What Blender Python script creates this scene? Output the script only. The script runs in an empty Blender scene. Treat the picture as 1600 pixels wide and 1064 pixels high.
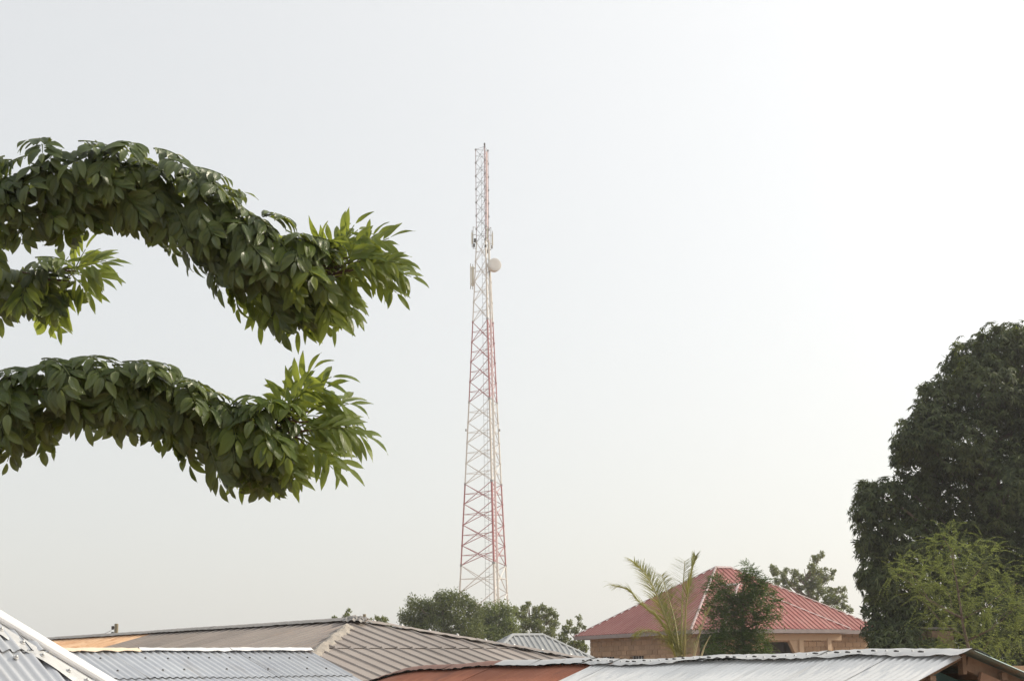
import bpy, bmesh, math, random
import numpy as np
from mathutils import Vector, Matrix
R = math.radians
sc = bpy.context.scene

# ------------------------------------------------------------------ camera
EYE = 3.4
FPX = 2373.0                      # focal length in pixels of the 1600 px wide photograph
PITCH, ROLL = R(12.42), R(-0.8)
cam_d = bpy.data.cameras.new('camera')
cam_d.sensor_width = 23.6
cam_d.lens = 35.0
cam_d.clip_start, cam_d.clip_end = 0.05, 6000
cam = bpy.data.objects.new('camera', cam_d)
sc.collection.objects.link(cam)
CM = Matrix.Rotation(math.pi/2 + PITCH, 4, 'X') @ Matrix.Rotation(ROLL, 4, 'Z')
cam.matrix_world = Matrix.Translation((0, 0, EYE)) @ CM
sc.camera = cam

# ------------------------------------------------------------------ sky and sun
SUN_AZ, SUN_EL = R(74), R(29)     # azimuth to the right of the view
HAZE_BASE, HAZE_AUREOLE = 6.7, 5.4
world = bpy.data.worlds.new('World')
sc.world = world
world.use_nodes = True
wn = world.node_tree.nodes; wl = world.node_tree.links
bg = wn['Background']
sky = wn.new('ShaderNodeTexSky')
sky.sky_type = 'NISHITA'
sky.sun_disc = False
sky.sun_elevation = SUN_EL
sky.sun_rotation = SUN_AZ
sky.altitude = 0
sky.air_density, sky.dust_density, sky.ozone_density = 1.0, 3.5, 1.2
# dust haze over the whole sky: pale, and brighter towards the sun as forward-scattering dust is
SDIR = Vector((math.sin(SUN_AZ)*math.cos(SUN_EL), math.cos(SUN_AZ)*math.cos(SUN_EL), math.sin(SUN_EL)))
wtc = wn.new('ShaderNodeTexCoord')
wdot = wn.new('ShaderNodeVectorMath'); wdot.operation = 'DOT_PRODUCT'
wdot.inputs[1].default_value = SDIR
wl.new(wtc.outputs['Generated'], wdot.inputs[0])
wmax = wn.new('ShaderNodeMath'); wmax.operation = 'MAXIMUM'; wmax.inputs[1].default_value = 0.0
wl.new(wdot.outputs['Value'], wmax.inputs[0])
wpow = wn.new('ShaderNodeMath'); wpow.operation = 'POWER'; wpow.inputs[1].default_value = 2.0
wl.new(wmax.outputs[0], wpow.inputs[0])
wau = wn.new('ShaderNodeVectorMath'); wau.operation = 'SCALE'
wau.inputs[0].default_value = tuple(HAZE_AUREOLE*c for c in (1.07, 1.0, 0.90))
wl.new(wpow.outputs[0], wau.inputs['Scale'])
wcol = wn.new('ShaderNodeVectorMath'); wcol.operation = 'ADD'
wcol.inputs[0].default_value = tuple(HAZE_BASE*c for c in (1.012, 1.0, 0.955))
wl.new(wau.outputs[0], wcol.inputs[1])
wadd = wn.new('ShaderNodeVectorMath'); wadd.operation = 'ADD'
wl.new(wcol.outputs[0], wadd.inputs[0]); wsc = wn.new('ShaderNodeVectorMath'); wsc.operation = 'SCALE'; wsc.inputs['Scale'].default_value = 0.55
wl.new(sky.outputs[0], wsc.inputs[0]); wl.new(wsc.outputs[0], wadd.inputs[1])
wl.new(wadd.outputs[0], bg.inputs['Color'])
bg.inputs['Strength'].default_value = 0.10
sun_d = bpy.data.lights.new('sun', 'SUN')
sun_d.energy = 4.3
sun_d.angle = R(0.6)
sun_d.color = (1.0, 0.90, 0.74)
sun = bpy.data.objects.new('sun', sun_d)
sc.collection.objects.link(sun)
sun.rotation_euler = SDIR.to_track_quat('Z', 'Y').to_euler()
sun.location = SDIR*90
sc.view_settings.view_transform = 'Standard'
sc.view_settings.look = 'None'
sc.view_settings.exposure = 0.0
sc.view_settings.gamma = 1.0
sc.cycles.use_denoising = True
sc.cycles.max_bounces = 8
sc.cycles.transparent_max_bounces = 8

# ------------------------------------------------------------------ helpers
rnd = random.Random(11)
nrs = np.random.RandomState(5)
COL = sc.collection
CAM = Vector((0, 0, EYE))
UP = Vector((0, 0, 1))

def ray(px, py):
    return CM.to_3x3() @ Vector(((px-800)/FPX, -(py-532)/FPX, -1))
def at(px, py, Y):
    d = ray(px, py)
    return CAM + d*(Y/d.y)
def at_level(px, py, z):
    d = ray(px, py)
    return CAM + d*((z-EYE)/d.z)
def mpp(Y):
    return Y/FPX

def tag(o, label=None, cat=None, group=None, kind=None):
    if label: o['label'] = label
    if cat: o['category'] = cat
    if group: o['group'] = group
    if kind: o['kind'] = kind
    return o
def thing(name, loc, label, cat, group=None):
    o = bpy.data.objects.new(name, None)
    COL.objects.link(o)
    o.location = loc
    o.empty_display_size = 0.2
    return tag(o, label, cat, group)
def root_loc(p):
    v = Vector((0, 0, 0))
    while p is not None:
        v += p.location
        p = p.parent
    return v
def link(name, me, mat, parent=None):
    o = bpy.data.objects.new(name, me)
    COL.objects.link(o)
    if mat is not None and not me.materials:
        me.materials.append(mat)
    if parent is not None:
        o.parent = parent
    return o

class MB:
    def __init__(s): s.v = []; s.f = []; s.smooth = False
    def add(s, vs, fs):
        n = len(s.v)
        s.v += [tuple(v) for v in vs]
        s.f += [tuple(i+n for i in f) for f in fs]
        return s
    def box(s, c, size, ax=None):
        c = Vector(c)
        X, Y, Z = ax if ax else (Vector((1,0,0)), Vector((0,1,0)), Vector((0,0,1)))
        hx, hy, hz = size[0]/2, size[1]/2, size[2]/2
        vs = [c + X*a*hx + Y*b*hy + Z*g*hz for a in (-1,1) for b in (-1,1) for g in (-1,1)]
        return s.add(vs, [(0,1,3,2),(4,6,7,5),(0,4,5,1),(2,3,7,6),(0,2,6,4),(1,5,7,3)])
    def beam(s, a, b, w, h, up=UP):
        a, b = Vector(a), Vector(b)
        d = (b-a); L = d.length; d.normalize()
        sd = d.cross(up)
        if sd.length < 1e-4: sd = d.cross(Vector((1,0,0)))
        sd.normalize(); u = sd.cross(d)
        return s.box((a+b)/2, (L, w, h), (d, sd, u))
    def tube(s, pts, rad, n=6, cap=True):
        pts = [Vector(p) for p in pts]
        if not hasattr(rad, '__len__'): rad = [rad]*len(pts)
        vs = []; fs = []
        ref = Vector((0.31, 0.83, 0.46))
        for i, p in enumerate(pts):
            t = (pts[min(i+1, len(pts)-1)] - pts[max(i-1, 0)]).normalized()
            a = t.cross(ref)
            if a.length < 0.05: a = t.cross(Vector((1,0,0)))
            a.normalize(); b = t.cross(a)
            for k in range(n):
                q = 2*math.pi*k/n
                vs.append(p + (a*math.cos(q) + b*math.sin(q))*rad[i])
        for i in range(len(pts)-1):
            for k in range(n):
                k2 = (k+1) % n
                fs.append((i*n+k, i*n+k2, (i+1)*n+k2, (i+1)*n+k))
        if cap:
            fs.append(tuple(range(n-1, -1, -1)))
            fs.append(tuple((len(pts)-1)*n+k for k in range(n)))
        return s.add(vs, fs)
    def build(s, name, mat, parent=None, smooth=False):
        off = root_loc(parent)
        me = bpy.data.meshes.new(name)
        me.from_pydata([(v[0]-off.x, v[1]-off.y, v[2]-off.z) for v in s.v], [], s.f)
        if smooth:
            me.polygons.foreach_set('use_smooth', [True]*len(me.polygons))
        me.update()
        return link(name, me, mat, parent)

def mesh_np(name, V, F, mat, parent, smooth=False, uv=None):
    """V (n,3) world, F (m,k) faces all of the same size."""
    off = np.array(root_loc(parent))
    me = bpy.data.meshes.new(name)
    V = (V - off).astype(np.float32)
    me.vertices.add(len(V)); me.vertices.foreach_set('co', V.ravel())
    k = F.shape[1]
    me.loops.add(F.size); me.loops.foreach_set('vertex_index', F.astype(np.int32).ravel())
    me.polygons.add(len(F)); me.polygons.foreach_set('loop_start', np.arange(0, F.size, k, dtype=np.int32))
    me.update(calc_edges=True)
    if smooth: me.polygons.foreach_set('use_smooth', np.ones(len(F), dtype=bool))
    if uv is not None:
        l = me.uv_layers.new(name='UVMap')
        l.data.foreach_set('uv', uv[F.ravel()].astype(np.float32).ravel())
    me.validate()
    return link(name, me, mat, parent)

# ------------------------------------------------------------------ materials
def new_mat(name):
    m = bpy.data.materials.new(name); m.use_nodes = True
    nt = m.node_tree
    b = nt.nodes['Principled BSDF']
    return m, nt, b
def node(nt, t, **kw):
    n = nt.nodes.new(t)
    for k, v in kw.items(): setattr(n, k, v)
    return n
def ramp(nt, fac, stops):
    r = nt.nodes.new('ShaderNodeValToRGB')
    el = r.color_ramp.elements
    while len(el) < len(stops): el.new(0.5)
    for e, (p, c) in zip(el, stops):
        e.position = p; e.color = (*c, 1) if len(c) == 3 else c
    nt.links.new(fac, r.inputs[0])
    return r
def noise(nt, vec, scale, detail=6, rough=0.6, stretch=None):
    n = nt.nodes.new('ShaderNodeTexNoise')
    n.inputs['Scale'].default_value = scale
    n.inputs['Detail'].default_value = detail
    n.inputs['Roughness'].default_value = rough
    if stretch is not None:
        mp = nt.nodes.new('ShaderNodeMapping'); mp.inputs['Scale'].default_value = stretch
        nt.links.new(vec, mp.inputs[0]); vec = mp.outputs[0]
    nt.links.new(vec, n.inputs['Vector'])
    return n
def mat_plain(name, c1, c2, rough=0.6, metal=0.0, scale=3.0, bump=0.0, bscale=30, rust=None, rust_at=(0.62, 0.75), rscale=2.0, spec=0.5, var=0.0, streak=None):
    m, nt, b = new_mat(name)
    tc = node(nt, 'ShaderNodeTexCoord')
    vec = tc.outputs['Object']
    n1 = noise(nt, vec, scale)
    r1 = ramp(nt, n1.outputs[0], [(0.3, c1), (0.7, c2)])
    out = r1.outputs[0]
    if rust:
        n2 = noise(nt, vec, rscale, 8, 0.65)
        r2 = ramp(nt, n2.outputs[0], [(rust_at[0], (0,0,0)), (rust_at[1], (1,1,1))])
        mx = node(nt, 'ShaderNodeMix', data_type='RGBA')
        nt.links.new(r2.outputs[0], mx.inputs[0]); nt.links.new(out, mx.inputs[6])
        mx.inputs[7].default_value = (*rust, 1)
        out = mx.outputs[2]
        if metal > 0:
            mm = node(nt, 'ShaderNodeMapRange')
            mm.inputs[3].default_value = metal; mm.inputs[4].default_value = 0.0
            nt.links.new(r2.outputs[0], mm.inputs[0]); nt.links.new(mm.outputs[0], b.inputs['Metallic'])
    elif metal: b.inputs['Metallic'].default_value = metal
    if streak:
        uvn = node(nt, 'ShaderNodeUVMap'); uvn.uv_map = 'UVMap'
        ns = noise(nt, uvn.outputs[0], 1.0, 5, 0.65, stretch=(streak[1], streak[2], 1))
        rs_ = ramp(nt, ns.outputs[0], [(streak[3], (0,0,0)), (streak[3]+0.18, (1,1,1))])
        mf = node(nt, 'ShaderNodeMath', operation='MULTIPLY'); mf.inputs[1].default_value = streak[4]
        nt.links.new(rs_.outputs[0], mf.inputs[0])
        ms_ = node(nt, 'ShaderNodeMix', data_type='RGBA'); ms_.inputs[7].default_value = (*streak[0], 1)
        nt.links.new(mf.outputs[0], ms_.inputs[0]); nt.links.new(out, ms_.inputs[6]); out = ms_.outputs[2]
    if var:
        oi = node(nt, 'ShaderNodeObjectInfo')
        hs = node(nt, 'ShaderNodeHueSaturation')
        mr = node(nt, 'ShaderNodeMapRange')
        mr.inputs[3].default_value = 1-var; mr.inputs[4].default_value = 1+var
        nt.links.new(oi.outputs['Random'], mr.inputs[0]); nt.links.new(mr.outputs[0], hs.inputs['Value'])
        nt.links.new(out, hs.inputs['Color']); out = hs.outputs[0]
    nt.links.new(out, b.inputs['Base Color'])
    nr = noise(nt, vec, scale*2.3)
    mr2 = node(nt, 'ShaderNodeMapRange')
    mr2.inputs[3].default_value = max(0.02, rough-0.1); mr2.inputs[4].default_value = min(1, rough+0.1)
    nt.links.new(nr.outputs[0], mr2.inputs[0]); nt.links.new(mr2.outputs[0], b.inputs['Roughness'])
    b.inputs['Specular IOR Level'].default_value = spec
    if bump:
        nb = noise(nt, vec, bscale, 8, 0.7)
        bp = node(nt, 'ShaderNodeBump'); bp.inputs['Strength'].default_value = bump; bp.inputs['Distance'].default_value = 0.02
        nt.links.new(nb.outputs[0], bp.inputs['Height']); nt.links.new(bp.outputs[0], b.inputs['Normal'])
    return m
def mat_leaf(name, c1, c2, trans, tfac=0.35, rough=0.45, spec=0.4, veins=False, scale=1.2, var=0.25, obj_random=True):
    m, nt, b = new_mat(name)
    out_n = nt.nodes['Material Output']
    tc = node(nt, 'ShaderNodeTexCoord')
    ge = node(nt, 'ShaderNodeNewGeometry')
    n1 = noise(nt, tc.outputs['Object'], scale, 3)
    mixf = node(nt, 'ShaderNodeMath', operation='ADD')
    rp = node(nt, 'ShaderNodeMath', operation='MULTIPLY_ADD')
    rp.inputs[1].default_value = 0.5; rp.inputs[2].default_value = -0.25
    nt.links.new(ge.outputs['Random Per Island'], rp.inputs[0])
    nt.links.new(n1.outputs[0], mixf.inputs[0]); nt.links.new(rp.outputs[0], mixf.inputs[1])
    r1 = ramp(nt, mixf.outputs[0], [(0.25, c1), (0.75, c2)])
    col = r1.outputs[0]
    if veins:
        uvn = node(nt, 'ShaderNodeUVMap'); uvn.uv_map = 'UVMap'
        sp = node(nt, 'ShaderNodeSeparateXYZ'); nt.links.new(uvn.outputs[0], sp.inputs[0])
        ab = node(nt, 'ShaderNodeMath', operation='ABSOLUTE'); nt.links.new(sp.outputs[1], ab.inputs[0])
        ma = node(nt, 'ShaderNodeMath', operation='MULTIPLY_ADD'); ma.inputs[1].default_value = -0.32
        nt.links.new(ab.outputs[0], ma.inputs[0]); nt.links.new(sp.outputs[0], ma.inputs[2])
        mu = node(nt, 'ShaderNodeMath', operation='MULTIPLY'); mu.inputs[1].default_value = 62.0
        nt.links.new(ma.outputs[0], mu.inputs[0])
        sn = node(nt, 'ShaderNodeMath', operation='SINE'); nt.links.new(mu.outputs[0], sn.inputs[0])
        mid = node(nt, 'ShaderNodeMapRange'); mid.inputs[1].default_value = 0.0; mid.inputs[2].default_value = 0.10
        mid.inputs[3].default_value = -2.2; mid.inputs[4].default_value = 0.0
        nt.links.new(ab.outputs[0], mid.inputs[0])
        sm = node(nt, 'ShaderNodeMath', operation='ADD'); nt.links.new(sn.outputs[0], sm.inputs[0]); nt.links.new(mid.outputs[0], sm.inputs[1])
        bp = node(nt, 'ShaderNodeBump'); bp.inputs['Strength'].default_value = 0.42; bp.inputs['Distance'].default_value = 0.0035
        nt.links.new(sm.outputs[0], bp.inputs['Height']); nt.links.new(bp.outputs[0], b.inputs['Normal'])
        mrv = node(nt, 'ShaderNodeMapRange'); mrv.inputs[1].default_value = 0.0; mrv.inputs[2].default_value = 0.07
        mrv.inputs[3].default_value = 0.45; mrv.inputs[4].default_value = 0.0
        nt.links.new(ab.outputs[0], mrv.inputs[0])
        mxv = node(nt, 'ShaderNodeMix', data_type='RGBA'); mxv.inputs[7].default_value = (0.16, 0.18, 0.06, 1)
        nt.links.new(mrv.outputs[0], mxv.inputs[0]); nt.links.new(col, mxv.inputs[6]); col = mxv.outputs[2]
    nt.links.new(col, b.inputs['Base Color'])
    b.inputs['Roughness'].default_value = rough
    b.inputs['Specular IOR Level'].default_value = spec
    tr = node(nt, 'ShaderNodeBsdfTranslucent')
    hs = node(nt, 'ShaderNodeHueSaturation')
    mr = node(nt, 'ShaderNodeMapRange'); mr.inputs[3].default_value = 1-var; mr.inputs[4].default_value = 1+var
    nt.links.new(ge.outputs['Random Per Island'], mr.inputs[0]); nt.links.new(mr.outputs[0], hs.inputs['Value'])
    hs.inputs['Color'].default_value = (*trans, 1)
    nt.links.new(hs.outputs[0], tr.inputs['Color'])
    mx = node(nt, 'ShaderNodeMixShader'); mx.inputs[0].default_value = tfac
    nt.links.new(b.outputs[0], mx.inputs[1]); nt.links.new(tr.outputs[0], mx.inputs[2])
    nt.links.new(mx.outputs[0], out_n.inputs['Surface'])
    return m

MT = {}
MT['soil'] = mat_plain('soil', (0.22,0.13,0.08), (0.30,0.19,0.12), 0.95, scale=0.4, bump=0.4, bscale=4)
MT['zinc'] = mat_plain('galvanised_sheet', (0.44,0.46,0.50), (0.56,0.58,0.60), 0.42, 0.65, scale=2.2, rust=(0.30,0.17,0.10), rust_at=(0.64,0.78), rscale=2.4, bump=0.05, bscale=9, var=0.11, streak=((0.30,0.27,0.24), 11, 1.2, 0.54, 0.5))
MT['zinc_new'] = mat_plain('bright_sheet', (0.66,0.67,0.67), (0.76,0.76,0.75), 0.45, 0.35, scale=2.0, rust=(0.33,0.20,0.12), rust_at=(0.72,0.82), rscale=3.0, bump=0.05, bscale=8, var=0.05, streak=((0.42,0.40,0.37), 9, 0.9, 0.54, 0.45))
MT['zinc_cap'] = mat_plain('ridge_metal', (0.44,0.45,0.46), (0.54,0.54,0.53), 0.5, 0.4, scale=4, rust=(0.25,0.15,0.10), rust_at=(0.64,0.72), rscale=7, bump=0.15, bscale=12)
MT['cap_white'] = mat_plain('white_ridge_metal', (0.62,0.63,0.64), (0.74,0.74,0.74), 0.5, 0.1, scale=4, bump=0.05, bscale=10)
MT['cap_cream'] = mat_plain('cream_flashing', (0.66,0.52,0.38), (0.74,0.62,0.48), 0.6, 0.0, scale=5, rust=(0.35,0.22,0.14), rust_at=(0.68,0.78), rscale=5)
MT['brown'] = mat_plain('weathered_brown_sheet', (0.245,0.205,0.18), (0.30,0.26,0.23), 0.5, 0.1, scale=1.4, rust=(0.20,0.15,0.12), rust_at=(0.6,0.8), rscale=1.1, var=0.12, streak=((0.16,0.125,0.105), 5, 0.7, 0.52, 0.5))
MT['brown_dark'] = mat_plain('weathered_grey_brown_sheet', (0.20,0.175,0.16), (0.25,0.215,0.195), 0.6, 0.05, scale=1.2, rust=(0.28,0.21,0.17), rust_at=(0.55,0.8), rscale=1.6, var=0.13, streak=((0.29,0.25,0.22), 4, 0.5, 0.50, 0.5))
MT['brown_cap'] = mat_plain('grey_ridge_metal', (0.19,0.18,0.17), (0.27,0.25,0.23), 0.6, 0.1, scale=3, rust=(0.14,0.12,0.11), rust_at=(0.6,0.7), rscale=6, bump=0.3, bscale=9)
MT['cement'] = mat_plain('mortar', (0.24,0.215,0.19), (0.34,0.31,0.27), 0.9, scale=7, bump=0.7, bscale=16, rust=(0.22,0.19,0.17), rust_at=(0.6,0.7), rscale=9)
MT['orange'] = mat_plain('orange_faded_sheet', (0.56,0.35,0.20), (0.68,0.48,0.31), 0.7, 0.0, scale=1.1, rust=(0.42,0.20,0.09), rust_at=(0.5,0.75), rscale=2.6, var=0.06, streak=((0.36,0.17,0.08), 5, 0.6, 0.48, 0.6))
MT['rust'] = mat_plain('rusted_sheet', (0.25,0.085,0.045), (0.36,0.135,0.075), 0.75, 0.0, scale=1.5, rust=(0.17,0.07,0.045), rust_at=(0.55,0.8), rscale=1.3, bump=0.1, bscale=20, var=0.12, streak=((0.42,0.17,0.085), 6, 0.8, 0.52, 0.55))
MT['rust_cap'] = mat_plain('rusted_ridge', (0.16,0.085,0.065), (0.24,0.12,0.09), 0.8, 0.0, scale=3, bump=0.3, bscale=14)
MT['red'] = mat_plain('red_painted_sheet', (0.28,0.080,0.066), (0.34,0.108,0.088), 0.42, 0.0, scale=0.9, rust=(0.35,0.155,0.125), rust_at=(0.45,0.75), rscale=0.9, var=0.05, streak=((0.38,0.19,0.16), 3, 0.35, 0.50, 0.5))
MT['pinkcap'] = mat_plain('pale_pink_ridge', (0.42,0.31,0.30), (0.50,0.39,0.38), 0.5, 0.0, scale=2)
MT['fascia'] = mat_plain('grey_fascia', (0.21,0.175,0.17), (0.28,0.24,0.235), 0.6, scale=2)
MT['grey'] = mat_plain('pale_grey_sheet', (0.33,0.34,0.34), (0.40,0.41,0.41), 0.5, 0.15, scale=1.0, var=0.04)
MT['block'] = mat_plain('mud_block', (0.33,0.215,0.13), (0.42,0.285,0.18), 0.95, scale=5, bump=0.5, bscale=25, var=0.14)
MT['mortar'] = mat_plain('block_mortar', (0.33,0.22,0.14), (0.40,0.28,0.19), 0.95, scale=5, bump=0.4, bscale=20)
MT['plaster'] = mat_plain('tan_plaster', (0.50,0.37,0.25), (0.58,0.44,0.31), 0.9, scale=1.5, bump=0.2, bscale=12)
MT['blue'] = mat_plain('teal_wall_paint', (0.05,0.14,0.17), (0.08,0.19,0.22), 0.8, scale=2.5, rust=(0.16,0.18,0.17), rust_at=(0.6,0.8), rscale=3)
MT['tealpaint'] = mat_plain('worn_teal_sheet', (0.20,0.29,0.29), (0.28,0.36,0.36), 0.6, 0.1, scale=2, rust=(0.30,0.24,0.18), rust_at=(0.5,0.62), rscale=3.5)
MT['wood'] = mat_plain('old_timber', (0.13,0.085,0.055), (0.22,0.145,0.095), 0.85, scale=6, bump=0.4, bscale=20)
MT['paleply'] = mat_plain('brown_board', (0.19,0.11,0.07), (0.27,0.16,0.10), 0.8, scale=4, bump=0.2, bscale=15)
MT['pole'] = mat_plain('weathered_pole', (0.17,0.15,0.10), (0.27,0.24,0.17), 0.9, scale=9, bump=0.4, bscale=25)
MT['dark'] = mat_plain('dark_fitting_and_shadow', (0.045,0.042,0.04), (0.07,0.065,0.06), 0.6, scale=8)
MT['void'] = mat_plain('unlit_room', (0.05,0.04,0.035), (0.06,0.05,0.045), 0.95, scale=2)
MT['t_red'] = mat_plain('tower_red', (0.36,0.12,0.12), (0.45,0.18,0.18), 0.55, scale=0.6)
MT['t_redworn'] = mat_plain('tower_red_worn', (0.22,0.10,0.11), (0.30,0.14,0.15), 0.6, scale=0.6)
MT['t_white'] = mat_plain('tower_white', (0.58,0.54,0.48), (0.70,0.67,0.62), 0.55, scale=0.6)
MT['t_pink'] = mat_plain('tower_pink_cable', (0.72,0.55,0.54), (0.78,0.62,0.60), 0.6, scale=0.6)
MT['t_grey'] = mat_plain('tower_galvanised', (0.26,0.26,0.26), (0.36,0.36,0.35), 0.5, 0.2, scale=1.0)
MT['cream'] = mat_plain('antenna_shell', (0.60,0.57,0.46), (0.68,0.65,0.54), 0.5, scale=1.0)
MT['dishgrey'] = mat_plain('dish_cover', (0.62,0.61,0.57), (0.70,0.69,0.65), 0.6, scale=0.8)
MT['bark'] = mat_plain('bark', (0.10,0.075,0.055), (0.18,0.14,0.11), 0.9, scale=6, bump=0.8, bscale=14)
MT['twig'] = mat_plain('reddish_twig', (0.085,0.055,0.04), (0.15,0.085,0.06), 0.8, scale=9, bump=0.5, bscale=25)
MT['leaf'] = mat_leaf('broad_leaf', (0.042,0.072,0.014), (0.098,0.135,0.028), (0.22,0.26,0.035), 0.28, 0.31, 0.7, veins=True, scale=3.0)
MT['leaf_tip'] = mat_leaf('backlit_broad_leaf', (0.085,0.135,0.018), (0.14,0.19,0.034), (0.36,0.42,0.055), 0.42, 0.36, 0.5, veins=True, scale=3.0)  # paler and yellower than the rest: backlight at the tips put into the colour
MT['rachis'] = mat_plain('leaf_stalk', (0.10,0.13,0.04), (0.15,0.17,0.06), 0.6, scale=8)
MT['mango'] = mat_leaf('mango_leaf', (0.036,0.056,0.022), (0.108,0.132,0.048), (0.10,0.13,0.03), 0.22, 0.55, 0.3, scale=1.3)  # base colour lifted to carry part of the haze and flare veil
MT['mango_pale'] = mat_leaf('pale_mango_leaf', (0.08,0.11,0.025), (0.13,0.16,0.04), (0.22,0.26,0.05), 0.35, 0.5, 0.4, scale=0.5)
MT['feather'] = mat_leaf('feathery_leaf', (0.070,0.112,0.028), (0.155,0.195,0.052), (0.27,0.32,0.08), 0.40, 0.6, 0.3, scale=2.2)
MT['darkleaf'] = mat_leaf('dark_leaf', (0.042,0.090,0.018), (0.090,0.158,0.034), (0.14,0.20,0.04), 0.28, 0.5, 0.4, scale=0.8)
MT['neem'] = mat_leaf('neem_leaf', (0.095,0.125,0.030), (0.17,0.195,0.05), (0.24,0.27,0.08), 0.35, 0.55, 0.4, scale=0.5)
MT['round'] = mat_leaf('round_tree_leaf', (0.070,0.100,0.020), (0.150,0.180,0.038), (0.16,0.19,0.06), 0.3, 0.55, 0.4, scale=0.5)
MT['roundlight'] = mat_leaf('light_tree_leaf', (0.075,0.11,0.026), (0.14,0.175,0.045), (0.24,0.29,0.07), 0.35, 0.55, 0.4, scale=0.5)
MT['palm'] = mat_leaf('palm_leaflet', (0.12,0.140,0.020), (0.23,0.235,0.042), (0.34,0.34,0.08), 0.38, 0.45, 0.5, scale=1.0)
MT['palmrib'] = mat_plain('palm_rachis', (0.24,0.22,0.07), (0.36,0.32,0.12), 0.6, scale=3)
MT['drypalm'] = mat_plain('dry_palm', (0.34,0.29,0.16), (0.46,0.40,0.24), 0.8, scale=3)

# ------------------------------------------------------------------ ground
g = MB()
N = 40
xs = [-900 + 1800*i/N for i in range(N+1)]; ys = [-300 + 1500*i/N for i in range(N+1)]
g.v = [(x, y, 0.12*math.sin(x*0.021)*math.cos(y*0.017)) for y in ys for x in xs]
g.f = [(j*(N+1)+i, j*(N+1)+i+1, (j+1)*(N+1)+i+1, (j+1)*(N+1)+i) for j in range(N) for i in range(N)]
tag(g.build('ground', MT['soil'], None, True), kind='structure')

# ------------------------------------------------------------------ roofs
def corr(pitch=0.076, amp=0.009, k=6):
    def f(x): return amp*math.cos(2*math.pi*x/pitch)
    def cols(x0, x1):
        n = max(2, int(round((x1-x0)/pitch*k)))
        return [x0+(x1-x0)*i/n for i in range(n+1)]
    return f, cols, True
def ribs(pitch=0.25, top=0.03, base=0.06, h=0.03):
    def f(x):
        t = abs(((x/pitch + 0.5) % 1.0) - 0.5)*pitch
        if t <= top/2: return h
        if t >= base/2: return 0.0
        return h*(base/2-t)/((base-top)/2)
    def cols(x0, x1):
        out = {x0, x1}
        for i in range(int(math.floor(x0/pitch))-1, int(math.ceil(x1/pitch))+2):
            for d in (-base/2, -top/2, top/2, base/2):
                q = i*pitch + d
                if x0 < q < x1: out.add(q)
        return sorted(out)
    return f, cols, False

def roof_face(parent, A, e, d, x0, x1, length, prof, sw, sl, mat, clips=(), lift=0.006, sag=None, rows=4, name='roof_sheet', wobble=0.0, seed=1):
    """Sheets laid over the plane through A: e along the ridge, d down the slope. Each sheet is an object."""
    r = random.Random(seed)
    A, e, d = Vector(A), Vector(e).normalized(), Vector(d).normalized()
    n = e.cross(d).normalized()
    if n.z < 0: n = -n
    f, cols, smooth = prof
    off = root_loc(parent)
    x = x0; ci = 0
    made = []
    while x < x1-1e-4:
        xe = min(x+sw, x1)
        y = 0.0; ri = 0
        while y < length-1e-4:
            ye = min(y+sl, length)
            yb = min(ye + (0.12 if ye < length else 0.0), length+0.02)
            cl = cols(x, xe + (0.0 if xe >= x1 else 0.04))
            l0, l1 = r.random()*lift, r.random()*lift
            dx = r.uniform(-1,1)*wobble
            vs = []; fs = []
            for j in range(rows+1):
                t = j/rows
                yy = y + (yb-y)*t + (r.uniform(-1,1)*wobble if j == rows else 0)
                for xx in cl:
                    u = (xx-x)/max(1e-6, xe-x)
                    z = f(xx) + 0.008*t + (l0*(1-u)+l1*u)*t**4 + 0.0025*(ci % 2)
                    p = A + e*(xx) + d*yy + n*z
                    if sag: p.z += sag(xx, yy)
                    vs.append(p - off)
            m = len(cl)
            for j in range(rows):
                for i in range(m-1):
                    fs.append((j*m+i, j*m+i+1, (j+1)*m+i+1, (j+1)*m+i))
            me = bpy.data.meshes.new(name)
            me.from_pydata(vs, [], fs)
            uvl = me.uv_layers.new(name='UVMap')
            co = [(xx + A.x*3.1, y + (yb-y)*j/rows) for j in range(rows+1) for xx in cl]
            uvl.data.foreach_set('uv', [c for f_ in fs for i_ in f_ for c in co[i_]])
            if clips:
                bm = bmesh.new(); bm.from_mesh(me)
                for (cp, cn) in clips:
                    geom = bm.verts[:]+bm.edges[:]+bm.faces[:]
                    if not geom: break
                    bmesh.ops.bisect_plane(bm, geom=geom, plane_co=Vector(cp)-off, plane_no=Vector(cn), clear_outer=True)
                empty = len(bm.faces) == 0
                bm.to_mesh(me); bm.free()
                if empty:
                    bpy.data.meshes.remove(me)
                    y = ye; ri += 1; continue
            if smooth: me.polygons.foreach_set('use_smooth', [True]*len(me.polygons))
            mm = mat(ci, ri, x) if callable(mat) else mat
            made.append(link(name, me, mm, parent))
            y = ye; ri += 1
        x = xe; ci += 1
    return made

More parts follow.
